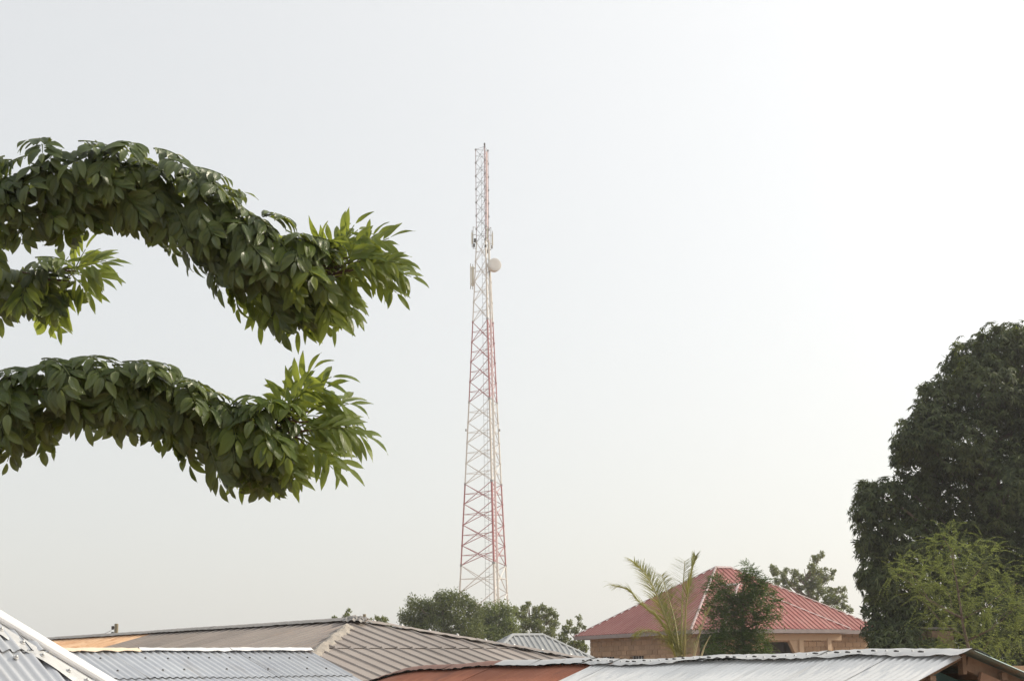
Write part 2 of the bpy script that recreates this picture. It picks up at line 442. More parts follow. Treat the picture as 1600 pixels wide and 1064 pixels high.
def cap_strip(parent, P, Q, half, dl, dr, mat, name='ridge_cap', seglen=1.8, lift=0.02, rough=0.004, seed=3, bulge=0.02, sag=None, gap=0.0):
    """A bent metal cap over a ridge or hip from P to Q; dl, dr are the unit directions lying down either slope."""
    r = random.Random(seed)
    P, Q = Vector(P), Vector(Q)
    L = (Q-P).length; t = (Q-P)/L
    off = root_loc(parent)
    s = 0.0; k = 0
    while s < L-1e-3:
        s1 = min(s+seglen, L)
        m = max(4, int((s1-s)/0.07))
        prof = [(-1.0, dl), (-0.55, dl), (-0.12, dl), (0.12, dr), (0.55, dr), (1.0, dr)]
        vs = []; fs = []
        a0 = r.uniform(0, 6); b0 = r.uniform(4, 9)
        for i in range(m+1):
            q = s + (s1+0.05-s)*i/m
            q = min(q, L)
            for j, (w, dd) in enumerate(prof):
                p = P + t*q + dd*(abs(w)*half*(1+0.035*math.sin(q*b0*0.5+a0+j))) + UP*(lift + 0.004*(k % 2) + bulge*(0.3 if abs(w) < 0.2 else (0.15 if abs(w) < 0.7 else 0.0)))
                p += UP*(r.uniform(-1,1)*rough*(2.0 if abs(w) == 1.0 else 1.0))
                if gap and w == -1.0: p += UP*gap*(max(0.0, math.sin(q*2.3+a0)) + 0.5*max(0.0, math.sin(q*7.1+b0)))
                if sag: p.z += sag(q)
                vs.append(p-off)
        n = len(prof)
        for i in range(m):
            for j in range(n-1):
                fs.append((i*n+j, i*n+j+1, (i+1)*n+j+1, (i+1)*n+j))
        me = bpy.data.meshes.new(name); me.from_pydata(vs, [], fs)
        me.polygons.foreach_set('use_smooth', [True]*len(fs))
        link(name, me, mat, parent)
        s = s1; k += 1

def prism_walls(parent, corners, z0, z1, mat, name='wall', th=0.18):
    for i in range(len(corners)):
        a, b = Vector(corners[i]), Vector(corners[(i+1) % len(corners)])
        d = (b-a); L = d.length; d.normalize(); nn = Vector((d.y, -d.x, 0))
        c = (a+b)/2; c.z = (z0+z1)/2
        MB().box(c, (L-0.002 - (2*th if i % 2 else 0), th, z1-z0), (d, nn, UP)).build(name, mat, parent)

def plan(az):      # unit vector in plan, azimuth to the right of the view
    return Vector((math.sin(az), math.cos(az), 0))

# one roofing nail with its washer, shared by all
def nail_mesh():
    m = MB()
    m.tube([(0,0,0),(0,0,0.004)], [0.017,0.015], 8).tube([(0,0,0.004),(0,0,0.013),(0,0,0.016)], [0.009,0.008,0.003], 6)
    me = bpy.data.meshes.new('nail'); me.from_pydata(m.v, [], m.f); me.materials.append(MT['zinc_cap']); return me
NAIL = nail_mesh()
def nail(parent, p, n, s=1.0):
    o = bpy.data.objects.new('nail', NAIL); COL.objects.link(o)
    o.parent = parent
    o.location = Vector(p) - root_loc(parent)
    o.rotation_euler = n.to_track_quat('Z', 'Y').to_euler()
    o.scale = (s, s, s)
    return o
def nail_row(parent, pts, n, s=1.0, name='nails'):
    m = MB()
    for p in pts:
        p = Vector(p)
        m.tube([p, p+n*0.012*s], [0.014*s, 0.008*s], 5)
    o = m.build(name, MT['dark'], parent); o['kind'] = 'stuff'
    return o

# ---- near hipped tin roof at lower left
b = R(62); tanp = 0.86
nA = Vector((math.sin(b), -math.cos(b), 0)); eA = Vector((math.cos(b), math.sin(b), 0))
P0 = at(0, 968, 8.4)                                       # a point on the hip line
hip = (nA + eA - UP*tanp)
dA = (nA - UP*tanp).normalized()
top = P0 - hip*1.5; bot = P0 + hip*1.4
nearhouse = thing('tin_roof_house', (top.x, top.y, 0), 'near galvanised corrugated hip roof with white hip cap and screws, lower left corner', 'house')
nrm = eA.cross(dA); nrm = nrm if nrm.z > 0 else -nrm
hipn = hip.cross(UP).normalized()                          # plan normal of the vertical plane through the hip, to the right/far side
if hipn.dot(eA) < 0: hipn = -hipn
roof_face(nearhouse, top, eA, dA, -2.2, 3.6, 4.6, corr(0.076, 0.0105, 8), 0.62, 1.07, MT['zinc'], clips=[(P0, hipn)], lift=0.035, rows=6, wobble=0.012, seed=4)
fA = (eA - UP*tanp).normalized()
roof_face(nearhouse, top, -nA, fA, -3.6, 0.6, 4.6, corr(0.076, 0.0105, 6), 0.62, 1.6, MT['zinc'], clips=[(P0, -hipn)], lift=0.01, seed=5)
hd = (bot-top).normalized()
pin = nrm.cross(hd).normalized(); pin = pin if pin.dot(eA) < 0 else -pin        # down the near face, square to the hip
nrf = eA.cross(UP); nrf = (-nA).cross(fA); nrf = nrf if nrf.z > 0 else -nrf
pof = nrf.cross(hd).normalized(); pof = pof if pof.dot(eA) > 0 else -pof
def hip_profile(name, prof, mat, seed, wavy=0.0):
    r = random.Random(seed); off = root_loc(nearhouse)
    L = (bot-top).length; m_ = int(L/0.05); vs = []; fs = []; k = len(prof)
    for i in range(m_+1):
        for j, (w, h, side) in enumerate(prof):
            d_, n_ = (pin, nrm) if side < 0 else (pof, nrf)
            ww = w + (wavy*(0.5*math.sin(i*0.55)+0.5*math.sin(i*0.23+1)) if j == 0 else 0)
            hh = h + (wavy*0.35*math.sin(i*0.9+0.4)+r.uniform(-.001,.001) if j == 0 else 0)
            vs.append(top + hd*(L*i/m_) + d_*ww + n_*hh - off)
    for i in range(m_):
        for j in range(k-1): fs.append((i*k+j, i*k+j+1, (i+1)*k+j+1, (i+1)*k+j))
    me = bpy.data.meshes.new(name); me.from_pydata(vs, [], fs)
    return link(name, me, mat, nearhouse)
hip_profile('hip_cap', [(0.050,0.012,-1),(0.050,0.026,-1),(0.042,0.036,-1),(0.024,0.044,-1),(0.021,0.040,-1),(0.004,0.046,-1),(0.0,0.052,1),(0.012,0.05,1),(0.03,0.04,1),(0.06,0.03,1),(0.12,0.015,1)], MT['cap_white'], 1)
hip_profile('hip_flange', [(0.172,0.013,-1),(0.150,0.019,-1),(0.100,0.017,-1),(0.086,0.020,-1),(0.070,0.006,-1),(0.048,0.010,-1)], MT['zinc_cap'], 2, wavy=0.016)
for i in range(26):
    q = top + hd*(0.9 + 0.135*i + rnd.uniform(-.02,.02))
    nail(nearhouse, q + pin*(0.125+rnd.uniform(-.01,.01)) + nrm*0.019, nrm, 1.0)
    if i % 2:
        p = q + pin*rnd.uniform(0.26, 0.42)
        xx = round((p-top).dot(eA)/0.076)*0.076; yy = (p-top).dot(dA)
        nail(nearhouse, top + eA*xx + dA*yy + nrm*0.020, nrm, 1.0)
cw = [top + hip*2.1 - nA*0.3 - eA*0.3]
c0 = cw[0]; prism_walls(nearhouse, [c0, c0-nA*4.4, c0-nA*4.4-eA*4.0, c0-eA*4.0], 0, c0.z-0.3, MT['plaster'])

# ---- silver roof, lower left
b = R(43); tanp = 0.35
nB = Vector((math.sin(b), -math.cos(b), 0)); eB = Vector((math.cos(b), math.sin(b), 0))
RB = at(482, 1016, 15.9)                                   # right end of its ridge
dB = (nB - UP*tanp).normalized(); nbB = eB.cross(dB); nbB = nbB if nbB.z > 0 else -nbB
silver = thing('silver_roof_house', (RB.x, RB.y, 0), 'silver corrugated roof with cream and white ridge flashing, left of the brown roof', 'house')
roof_face(silver, RB, eB, dB, -4.3, 0.0, 3.2, corr(0.076, 0.0075, 6), 0.68, 0.68, MT['zinc'], lift=0.006, rows=4, wobble=0.01, seed=7)
dB2 = (-nB - UP*tanp).normalized()
roof_face(silver, RB, eB, dB2, -4.3, 0.0, 2.4, corr(0.076, 0.009, 4), 0.8, 1.3, MT['zinc'], lift=0.004, seed=8)
ms = RB - eB*1.95
cap_strip(silver, RB - eB*4.3, ms, 0.08, dB, dB2, MT['cap_cream'], 'ridge_cap', 1.2, 0.018, 0.004, seed=9)
cap_strip(silver, ms, RB+eB*0.02, 0.08, dB, dB2, MT['cap_white'], 'ridge_cap', 1.0, 0.024, 0.004, seed=10)
for row, yy in enumerate((0.27, 0.60)):
    nail_row(silver, [RB - eB*(0.19+0.228*i) + dB*(yy+rnd.uniform(-.012,.012)) + nbB*0.012 for i in range(18) if rnd.random() < 0.85], nbB, 0.9)
c0 = RB - eB*0.25
prism_walls(silver, [c0+nB*2.6, c0-nB*1.9, c0-nB*1.9-eB*3.8, c0+nB*2.6-eB*3.8], 0, RB.z-1.2, MT['plaster'])

# ---- big brown ribbed hip roof
a = R(40.3); tanp = 0.26
uC = Vector((-math.sin(a), math.cos(a), 0)); vC = Vector((-math.cos(a), -math.sin(a), 0))
AP = at(556, 969, 26.0)
dlong = (vC - UP*tanp).normalized(); dend = (-uC - UP*tanp).normalized(); dback = (-vC - UP*tanp).normalized()
brown = thing('brown_roof_house', (AP.x, AP.y, 0), 'large house with weathered brown ribbed hip roof, orange faded at its far left', 'house')
hf = (vC - uC); hb = (-vC - uC)
hfn = hf.cross(UP).normalized(); hfn = hfn if hfn.dot(-uC) > 0 else -hfn
hbn = hb.cross(UP).normalized(); hbn = hbn if hbn.dot(-uC) > 0 else -hbn
pr = ribs(0.29, 0.028, 0.055, 0.022)
CI = (Matrix.Translation((0,0,EYE)) @ CM).inverted()
def proj(p):
    q = CI @ Vector(p)
    return 800 + FPX*q.x/-q.z, 532 - FPX*q.y/-q.z
XO = min((abs(proj(AP + uC*(k*0.1))[0]-243), k*0.1) for k in range(20, 260))[1] - 0.45
def bmat(ci, ri, x):
    return MT['orange'] if x > XO else MT['brown_dark']
roof_face(brown, AP, uC, dlong, -5.2, 24.0, 5.2, pr, 0.87, 2.7, bmat, clips=[(AP, hfn)], lift=0.012, rows=2, wobble=0.012, seed=12)
roof_face(brown, AP, vC, dend, -5.2, 5.2, 5.2, pr, 0.87, 1.9, MT['brown'], clips=[(AP, -hfn), (AP, -hbn)], lift=0.007, rows=3, wobble=0.015, seed=13)
roof_face(brown, AP, uC, dback, -5.2, 24.0, 5.0, pr, 2.32, 2.7, MT['brown_dark'], clips=[(AP, hbn)], lift=0.004, rows=2, seed=14)
cap_strip(brown, AP + uC*24.0, AP, 0.20, dlong, dback, MT['brown_cap'], 'ridge_cap', 2.4, 0.045, 0.003, seed=15, bulge=0.06)
# mortar over the front hip: lumpy ridge of cement
def lump_strip(parent, P, Q, w, h, mat, name, seed):
    r = random.Random(seed)
    off = root_loc(parent)
    P, Q = Vector(P), Vector(Q); t = (Q-P).normalized(); L = (Q-P).length
    sd = t.cross(UP).normalized()
    m = int(L/0.06); vs = []; fs = []
    K = 7
    for i in range(m+1):
        ww = w*(0.9+0.2*math.sin(i*0.7+seed)+0.12*r.random()); hh = h*(0.85+0.2*math.sin(i*0.43)+0.15*r.random())
        for j in range(K):
            q = -1 + 2*j/(K-1)
            vs.append(P + t*(L*i/m) + sd*(q*ww) + UP*(hh*(1-q*q) - 0.10*abs(q)*ww/0.2*0.3 + r.uniform(-.012,.012)) - off)
    for i in range(m):
        for j in range(K-1): fs.append((i*K+j, i*K+j+1, (i+1)*K+j+1, (i+1)*K+j))
    me = bpy.data.meshes.new(name); me.from_pydata(vs, [], fs)
    return link(name, me, mat, parent)
hfu = (hf - UP*tanp)
lump_strip(brown, AP + hfu*0.55, AP + hfu*4.9, 0.12, 0.07, MT['cement'], 'hip_mortar', 21)
hbu = (hb - UP*tanp)
cap_strip(brown, AP + hbu*0.05, AP + hbu*5.0, 0.17, (dend*0.75+vC*0.5).normalized(), (dback*0.75+uC*0.5).normalized(), MT['brown'], 'hip_cap', 2.0, 0.045, 0.006, seed=16)
# crumpled metal patch where ridge and hips meet
mp = MB(); rr = random.Random(3); G = 11
base = AP + UP*0.075
for i in range(G):
    for j in range(G):
        s_, t_ = -0.15 + 0.65*i/(G-1), -0.22 + 0.50*j/(G-1)
        p = base + hfu*(s_*0.62) + (uC*0.0 - vC*0.55 - uC*0.5)*t_
        q = p - AP
        z = -tanp*max(q.dot(vC), q.dot(-uC), q.dot(-vC))
        p.z = AP.z + z + 0.075 + rr.uniform(-.022, .03)
        mp.v.append(tuple(p))
mp.f = [(i*G+j, i*G+j+1, (i+1)*G+j+1, (i+1)*G+j) for i in range(G-1) for j in range(G-1)]
mp.build('metal_patch', MT['brown_cap'], brown)
# nails along the far hip (pale washers)
for i in range(12):
    q = AP + hbu*(0.35 + 0.33*i) - (-vC)*0.0
    q = q + vC*0.22
    nail(brown, q + UP*0.075, UP, 1.9)
cc = AP - uC*4.4
prism_walls(brown, [cc+vC*4.4, cc-vC*4.4, cc-vC*4.4+uC*27, cc+vC*4.4+uC*27], 0, AP.z-tanp*4.6, MT['plaster'])

# ---- long shed with white and rusty sheets (foreground right)
PD = at(1470, 1015, 11.0)
PD2 = at_level(930, 1031, PD.z)
rD = (PD2-PD); rD.z = 0; LD = rD.length; rD.normalize()
nD = Vector((-rD.y, rD.x, 0))
if nD.x > 0: nD = -nD                                     # faces left and towards the camera
tanp = 0.385
dD = (nD - UP*tanp).normalized(); dD2 = (-nD - UP*0.34).normalized()
dDc = (nD - UP*0.33).normalized()
nnD = rD.cross(dD); nnD = nnD if nnD.z > 0 else -nnD
shed = thing('long_shed', (PD.x, PD.y, 0), 'long shed with white corrugated sheets, rusted sheets further left, open teal gable', 'shed')
XG = min((abs(proj(PD + rD*(k*0.05))[0]-797), k*0.05) for k in range(60, 200))[1]          # where the grey cap gives way to the rusty one
LTOT = XG + 4.6
def shag(x, y=0):                                          # the old ridge sags and drops at its far end
    s = 0.014*math.sin(x*2.1)*math.sin(x*0.9+1) 
    k = max(0.0, x-XG)
    return s - 0.0008*k**4
XW = LD - 0.15
def dmat(ci, ri, x): return MT['zinc_new'] if x < XW-0.01 else MT['rust']
roof_face(shed, PD + dD*0.07 - UP*0.012, rD, dD, -0.28, XW, 3.4, corr(0.076, 0.013, 6), 0.66, 3.5, MT['zinc_new'], lift=0.010, rows=5, sag=shag, wobble=0.02, seed=31)
roof_face(shed, PD + dD*0.07 - UP*0.022, rD, dD, XW-0.05, LTOT, 3.4, corr(0.076, 0.011, 6), 0.74, 1.7, MT['rust'], lift=0.012, rows=5, sag=shag, wobble=0.02, seed=32)
roof_face(shed, PD, rD, dD2, -0.34, LTOT, 2.6, corr(0.076, 0.009, 4), 0.9, 2.6, MT['tealpaint'], lift=0.004, rows=5, sag=shag, seed=33)
cap_strip(shed, PD - rD*0.33, PD + rD*(LD+0.1), 0.165, dDc, dD2, MT['zinc_cap'], 'ridge_cap', 1.55, 0.009, 0.004, gap=0.018, seed=34, bulge=0.02, sag=lambda q: shag(q-0.33))
cap_strip(shed, PD + rD*(LD+0.0), PD + rD*(XG+0.1), 0.17, dDc, dD2, MT['zinc_cap'], 'ridge_cap', 1.1, 0.020, 0.003, seed=35, sag=lambda q: shag(q+LD))
cap_strip(shed, PD + rD*XG, PD + rD*LTOT, 0.16, dDc, dD2, MT['rust_cap'], 'ridge_cap', 1.4, 0.016, 0.004, seed=36, sag=lambda q: shag(q+XG))
r5 = random.Random(8)
curl = []
for i in range(38):
    x = 0.05 + i*0.132 + r5.uniform(-.02,.02)
    if x > LD: break
    p = PD + rD*x + dDc*(0.115+r5.uniform(-.012,.012)) + nnD*0.026 + UP*shag(x)
    o = nail(shed, p, nnD, 0.8)
    o.name = 'cap_nail'
    # dark curl beside each nail, modelled in place of the scallop's shadow
    if r5.random() < 0.6:
        m = MB()
        w = r5.uniform(.02,.035)
        q0 = p + rD*0.02
        m.tube([q0 - rD*w + nnD*0.004, q0 + dD*0.012 + nnD*0.010, q0 + rD*w + nnD*0.006], [0.004,0.008,0.004], 5)
        m.build('curl_shadow', MT['dark'], shed)
# gable: rafters, king post, teal wall, board
G0 = PD + rD*0.10
gm = MB()
zt = PD.z - 0.13
wl_ = 2.0
pts = [G0 + UP*(zt-PD.z), G0 + nD*wl_ + UP*(-tanp*wl_-0.13), G0 - nD*wl_ + UP*(-0.34*wl_-0.13)]
bl = Vector((pts[1].x, pts[1].y, 0)); br = Vector((pts[2].x, pts[2].y, 0))
fr = [pts[0], pts[1], bl, br, pts[2]]; bk = [p + rD*0.15 for p in fr]
gm.add(fr+bk, [(0,1,2,3,4), (9,8,7,6,5), (0,5,6,1), (1,6,7,2), (3,8,9,4), (4,9,5,0)])
gm.build('gable_wall', MT['blue'], shed)
for dd, ln in ((dD, 2.1), (dD2, 2.2)):
    s0 = PD - rD*0.20 - UP*(0.05 if dd is dD else 0.085) + dd*0.03
    MB().beam(s0, s0 + dd*ln, 0.04, 0.022 if dd is dD else 0.10, up=UP).build('rafter', MT['wood'], shed)
MB().box(PD - rD*0.20 - UP*0.10, (0.035, 0.05, 0.14), (nD, rD, UP)).build('king_post', MT['wood'], shed)
s0 = PD - rD*0.245 + dD2*0.10 - UP*0.20
MB().beam(s0, s0 + dD2*2.1, 0.025, 0.16, up=UP).build('fascia_board', MT['paleply'], shed)
for k in (0.35, 1.0, 1.65):
    for dd in (dD, dD2):
        q = PD + dd*k - UP*0.075
        MB().beam(q - rD*0.26, q + rD*0.9, 0.05, 0.05).build('purlin', MT['wood'], shed)
cA = PD + rD*0.6 + nD*1.85; cB = PD + rD*0.6 - nD*1.85
cC = PD + rD*(LTOT-0.3) - nD*1.85; cD = PD + rD*(LTOT-0.3) + nD*1.85
prism_walls(shed, [cA, cB, cC, cD], 0, PD.z-1.1, MT['blue'])

# ---- small grey hip roof in the middle distance
b = R(20); YE = 48.0; tanp = 0.62
nE = Vector((math.sin(b), -math.cos(b), 0)); eE = Vector((math.cos(b), math.sin(b), 0))
E1 = at(801, 991, YE); E2 = E1 + eE*(45/(0.93/mpp(YE)))
greyh = thing('grey_roof_house', (E1.x, E1.y, 0), 'small house with pale grey ribbed hip roof below the round trees', 'house')
prE = ribs(0.17, 0.04, 0.08, 0.03)
hl = (nE - eE); hr = (nE + eE)
def vplane(h, toward):
    q = h.cross(UP).normalized()
    return q if q.dot(toward) > 0 else -q
dE = (nE - UP*tanp).normalized()
LE = (E2-E1).length; aE = 2.1
roof_face(greyh, E1, eE, dE, -aE, LE+aE, aE*1.18, prE, 0.85, 3.0, MT['grey'], clips=[(E1, vplane(hl, -eE)), (E2, vplane(hr, eE))], lift=0.0, rows=1, seed=41)
dEl = (-eE - UP*tanp).normalized(); dEr = (eE - UP*tanp).normalized(); dEb = (-nE - UP*tanp).normalized()
roof_face(greyh, E1, nE, dEl, -aE, aE, aE*1.18, prE, 0.85, 3.0, MT['grey'], clips=[(E1, vplane(hl, eE)), (E1, vplane(nE+eE, eE))], lift=0.0, rows=1, seed=42)
roof_face(greyh, E2, nE, dEr, -aE, aE, aE*1.18, prE, 0.85, 3.0, MT['grey'], clips=[(E2, vplane(hr, -eE)), (E2, vplane(hl, -eE))], lift=0.0, rows=1, seed=43)
roof_face(greyh, E1, eE, dEb, -aE, LE+aE, aE*1.18, prE, 0.85, 3.0, MT['grey'], clips=[(E1, vplane(hr, -eE)), (E2, vplane(hl, eE))], lift=0.0, rows=1, seed=44)
cap_strip(greyh, E1, E2, 0.13, dE, dEb, MT['grey'], 'ridge_cap', 3, 0.04, 0.0, bulge=0.03)
for (Q, h, d1, d2) in ((E1, hl, dE, dEl), (E2, hr, dE, dEr), (E1, -hr, dEl, dEb), (E2, -hl, dEr, dEb)):
    cap_strip(greyh, Q, Q + (h - UP*tanp)*aE, 0.12, d1, d2, MT['grey'], 'hip_cap', 4, 0.04, 0.0, bulge=0.03)
w0 = E1 - eE*(aE-0.4); w1 = E2 + eE*(aE-0.4)
prism_walls(greyh, [w0+nE*(aE-0.4), w1+nE*(aE-0.4), w1-nE*(aE-0.4), w0-nE*(aE-0.4)], 0, E1.z-tanp*aE, MT['plaster'])

# ---- red roofed house of mud blocks
b = R(28); YG = 70.0; tanp = 0.62; aG = 4.8
nG = Vector((math.sin(b), -math.cos(b), 0)); eG = Vector((math.cos(b), math.sin(b), 0))
G1 = at(1119, 886, YG); G2 = G1 + eG*0.78
red = thing('red_roof_house', (G1.x, G1.y, 0), 'unplastered mud block house with red ribbed hip roof and pale ridge caps', 'house')
prG = ribs(0.25, 0.07, 0.13, 0.035)
dn = (nG - UP*tanp).normalized(); de = (eG - UP*tanp).normalized(); dw = (-eG - UP*tanp).normalized(); db = (-nG - UP*tanp).normalized()
LS = aG*math.sqrt(1+tanp*tanp)
hA, hB = (nG - eG), (nG + eG)
roof_face(red, G1, eG, dn, -aG, 0.78+aG, LS, prG, 1.0, 9.0, MT['red'], clips=[(G1, vplane(hA, -eG)), (G2, vplane(hB, eG))], lift=0.0, rows=2, seed=51)
roof_face(red, G1, nG, dw, -aG, aG, LS, prG, 1.0, 9.0, MT['red'], clips=[(G1, vplane(hA, eG)), (G1, vplane(hB, eG))], lift=0.0, rows=2, seed=52)
roof_face(red, G2, nG, de, -aG, aG, LS, prG, 1.0, 9.0, MT['red'], clips=[(G2, vplane(hB, -eG)), (G2, vplane(hA, -eG))], lift=0.0, rows=2, seed=53)
roof_face(red, G1, eG, db, -aG, 0.78+aG, LS, prG, 1.0, 9.0, MT['red'], clips=[(G1, vplane(hB, -eG)), (G2, vplane(hA, eG))], lift=0.0, rows=2, seed=54)
cap_strip(red, G1, G2, 0.17, dn, db, MT['pinkcap'], 'ridge_cap', 3, 0.06, 0.0, bulge=0.03)
def hipcap(parent, Q, h, ln, d1, d2, mat=MT['pinkcap']):
    cap_strip(parent, Q, Q + (h - UP*tanp)*ln, 0.095, d1, d2, mat, 'hip_cap', 3.5, 0.062, 0.0, bulge=0.03)
hipcap(red, G1, hA, aG, dn, dw); hipcap(red, G2, hB, aG, dn, de); hipcap(red, G1, -hB, aG, dw, db); hipcap(red, G2, -hA, aG, de, db)
# front wing
aP = 3.3
W0 = G1 + nG*2.7 - eG*0.75; W0.z = G1.z - tanp*aG + tanp*aP
roof_face(red, W0, eG, dn, -aP, aP, aP*math.sqrt(1+tanp*tanp), prG, 1.0, 9.0, MT['red'], clips=[(W0, vplane(hA, -eG)), (W0, vplane(hB, eG))], lift=0.0, rows=2, seed=55, name='porch_sheet')
cut = (G1 + UP*0.05, Vector((nG.x*-tanp, nG.y*-tanp, -1)).normalized())    # keep what lies above the main slope
WB = W0
roof_face(red, WB, -nG, dw, -aP, 1.7, aP*math.sqrt(1+tanp*tanp), prG, 1.0, 9.0, MT['red'], clips=[(W0, vplane(hA, eG)), cut], lift=0.0, rows=2, seed=56, name='porch_sheet')
roof_face(red, WB, -nG, de, -aP, 1.7, aP*math.sqrt(1+tanp*tanp), prG, 1.0, 9.0, MT['red'], clips=[(W0, vplane(hB, -eG)), cut], lift=0.0, rows=2, seed=57, name='porch_sheet')
hipcap(red, W0, hA, aP, dn, dw); hipcap(red, W0, hB, aP, dn, de)
cap_strip(red, W0, W0 - nG*1.4, 0.17, dw, de, MT['pinkcap'], 'ridge_cap', 3, 0.06, 0.0, bulge=0.03)
zE = G1.z - tanp*aG                                       # eave height
def fasc(p, q, name='fascia'):
    p, q = Vector(p), Vector(q); p.z = q.z = zE - 0.07
    MB().beam(p, q, 0.03, 0.16).build(name, MT['fascia'], red)
c_nw = G1 + (nG-eG)*aG; c_ne = G2 + (nG+eG)*aG; c_fw = G1 - (nG+eG)*aG; c_fe = G2 + (eG-nG)*aG
p_w = W0 + (nG-eG)*aP; p_e = W0 + (nG+eG)*aP
fasc(c_fw, c_nw); fasc(c_fe, c_fw); fasc(c_ne, c_fe)
fasc(p_w, p_e); fasc(p_e, p_e - nG*1.2); fasc(p_e - nG*1.2, c_ne); fasc(c_nw, p_w - nG*1.2); fasc(p_w - nG*1.2, p_w)
MB().add([v - Vector((0,0,v.z - zE + 0.06)) for v in (c_nw, c_ne, c_fe, c_fw)], [(0,1,2,3)]).build('soffit', MT['fascia'], red)
# walls: recessed mortar core with blocks in front, top metres; openings kept free
ov = 0.55
zW = zE - 0.07
def block_wall(A_, B_, ztop, zbot_blocks, holes, outward):
    """A_,B_ plan ends; holes are (x0,x1,z0,z1) along the wall."""
    A_, B_ = Vector(A_), Vector(B_); d = B_-A_; d.z = 0; L = d.length; d.normalize()
    # core: pieces round the holes
    xs_ = sorted({0, L, *[h[0] for h in holes], *[h[1] for h in holes]})
    for i in range(len(xs_)-1):
        xa, xb = xs_[i], xs_[i+1]; xm = (xa+xb)/2
        hz = [h for h in holes if h[0] < xm < h[1]]
        spans = [(0, ztop)] if not hz else [(0, hz[0][2]), (hz[0][3], ztop)]
        for (za, zb) in spans:
            if zb-za < 0.01: continue
            c = Vector((A_.x, A_.y, 0)) + d*xm - outward*0.12; c.z = (za+zb)/2
            MB().box(c, (xb-xa, 0.2, zb-za), (d, outward, UP)).build('wall', MT['mortar'], red)
    bw, bh = 0.42, 0.21
    key = 'block'
    row = 0; z = ztop - bh/2
    while z > zbot_blocks:
        x = -(bw/2 if row % 2 else 0)
        while x < L:
            xa, xb = max(0, x), min(L, x+bw)
            segs = [(xa, xb)]
            for h in holes:
                if h[2]-0.02 < z < h[3]+0.02:
                    ns = []
                    for (s, t) in segs:
                        if h[1] <= s or h[0] >= t: ns.append((s, t)); continue
                        if h[0] > s: ns.append((s, h[0]))
                        if h[1] < t: ns.append((h[1], t))
                    segs = ns
            for (s, t) in segs:
                if t-s < 0.06: continue
                o = bpy.data.objects.new('block', BLOCK); COL.objects.link(o); o.parent = red
                c = Vector((A_.x, A_.y, 0)) + d*((s+t)/2) + outward*(-0.02+rnd.uniform(-.007,.007)); c.z = z
                o.matrix_local = Matrix.Translation(c - red.location) @ Matrix((d, outward, UP)).transposed().to_4x4() @ Matrix.Diagonal((t-s-0.022, 0.08, bh-0.022, 1))
            x += bw
        z -= bh; row += 1
bm_ = bmesh.new(); bmesh.ops.create_cube(bm_, size=1.0)
BLOCK = bpy.data.meshes.new('block'); bm_.to_mesh(BLOCK); bm_.free(); BLOCK.materials.append(MT['block'])
def wp(p, zz=0): return Vector((p.x, p.y, zz))
wnw = c_nw + (eG-nG)*ov; wne = c_ne - (eG+nG)*ov; wfw = c_fw + (eG+nG)*ov; wfe = c_fe + (nG-eG)*ov
def winpos(A_, B_, px):     # distance along the wall A_->B_ that shows at pixel column px (near the eave)
    A_, B_ = Vector(A_), Vector(B_); d = (B_-A_); d.z = 0; L = d.length; d.normalize()
    best = min(range(0, int(L*50)), key=lambda k: abs(proj(Vector((A_.x,A_.y,zE-0.8)) + d*(k/50))[0]-px))
    return best/50
# left wall (in shade) with two small vents
hs = []
for (pxa, pxb) in ((939, 960), (985, 1006)):
    xa = winpos(wfw, wnw, pxa); xb = winpos(wfw, wnw, pxb)
    hs.append((xa, xb, zE-2.2, zE-0.95))
block_wall(wfw, wnw, zW, zE-1.5, hs, -eG)
for h in hs:
    dd = (wnw-wfw); dd.z = 0; dd.normalize()
    c = wp(wfw) + dd*((h[0]+h[1])/2) + eG*0.14; c.z = (h[2]+h[3])/2
    win = MB().box(c, (h[1]-h[0], 0.02, h[3]-h[2]), (dd, eG, UP)).build('window', MT['void'], red)
    for k in range(5):
        q = wp(wfw) + dd*(h[0] + (h[1]-h[0])*(k+0.5)/5) + eG*0.08; q.z = (h[2]+h[3])/2
        MB().box(q, (0.03, 0.03, h[3]-h[2]), (dd, eG, UP)).build('window_bar', MT['t_grey'], win)
    q = wp(wfw) + dd*((h[0]+h[1])/2) + eG*0.06; q.z = h[3]-0.30
    MB().box(q, (h[1]-h[0], 0.03, 0.04), (dd, eG, UP)).build('window_bar', MT['t_grey'], win)
# right wall of the main body
pfw = p_w + (eG-nG)*ov; pfe = p_e - (eG+nG)*ov            # wing wall corners
hs = []
block_wall(pfe - nG*1.2, wne, zW, zE-1.5, [], nG)
hs = []
xa, xb = winpos(pfw, pfe, 1193), winpos(pfw, pfe, 1246)
xc, xd = winpos(pfw, pfe, 1297), winpos(pfw, pfe, 1319)
xd = min(xd, (pfe-pfw).length-0.15)
hs = [(xa, xb, zE-2.6, zE-0.5), (xc, xd, zE-1.9, zE-0.38)]
block_wall(pfw, pfe, zW, zE-1.5, hs, nG)
dd = (pfe-pfw); dd.z = 0; dd.normalize()
def onw(x, z, o=0.0):
    q = wp(pfw) + dd*x + nG*o; q.z = z; return q
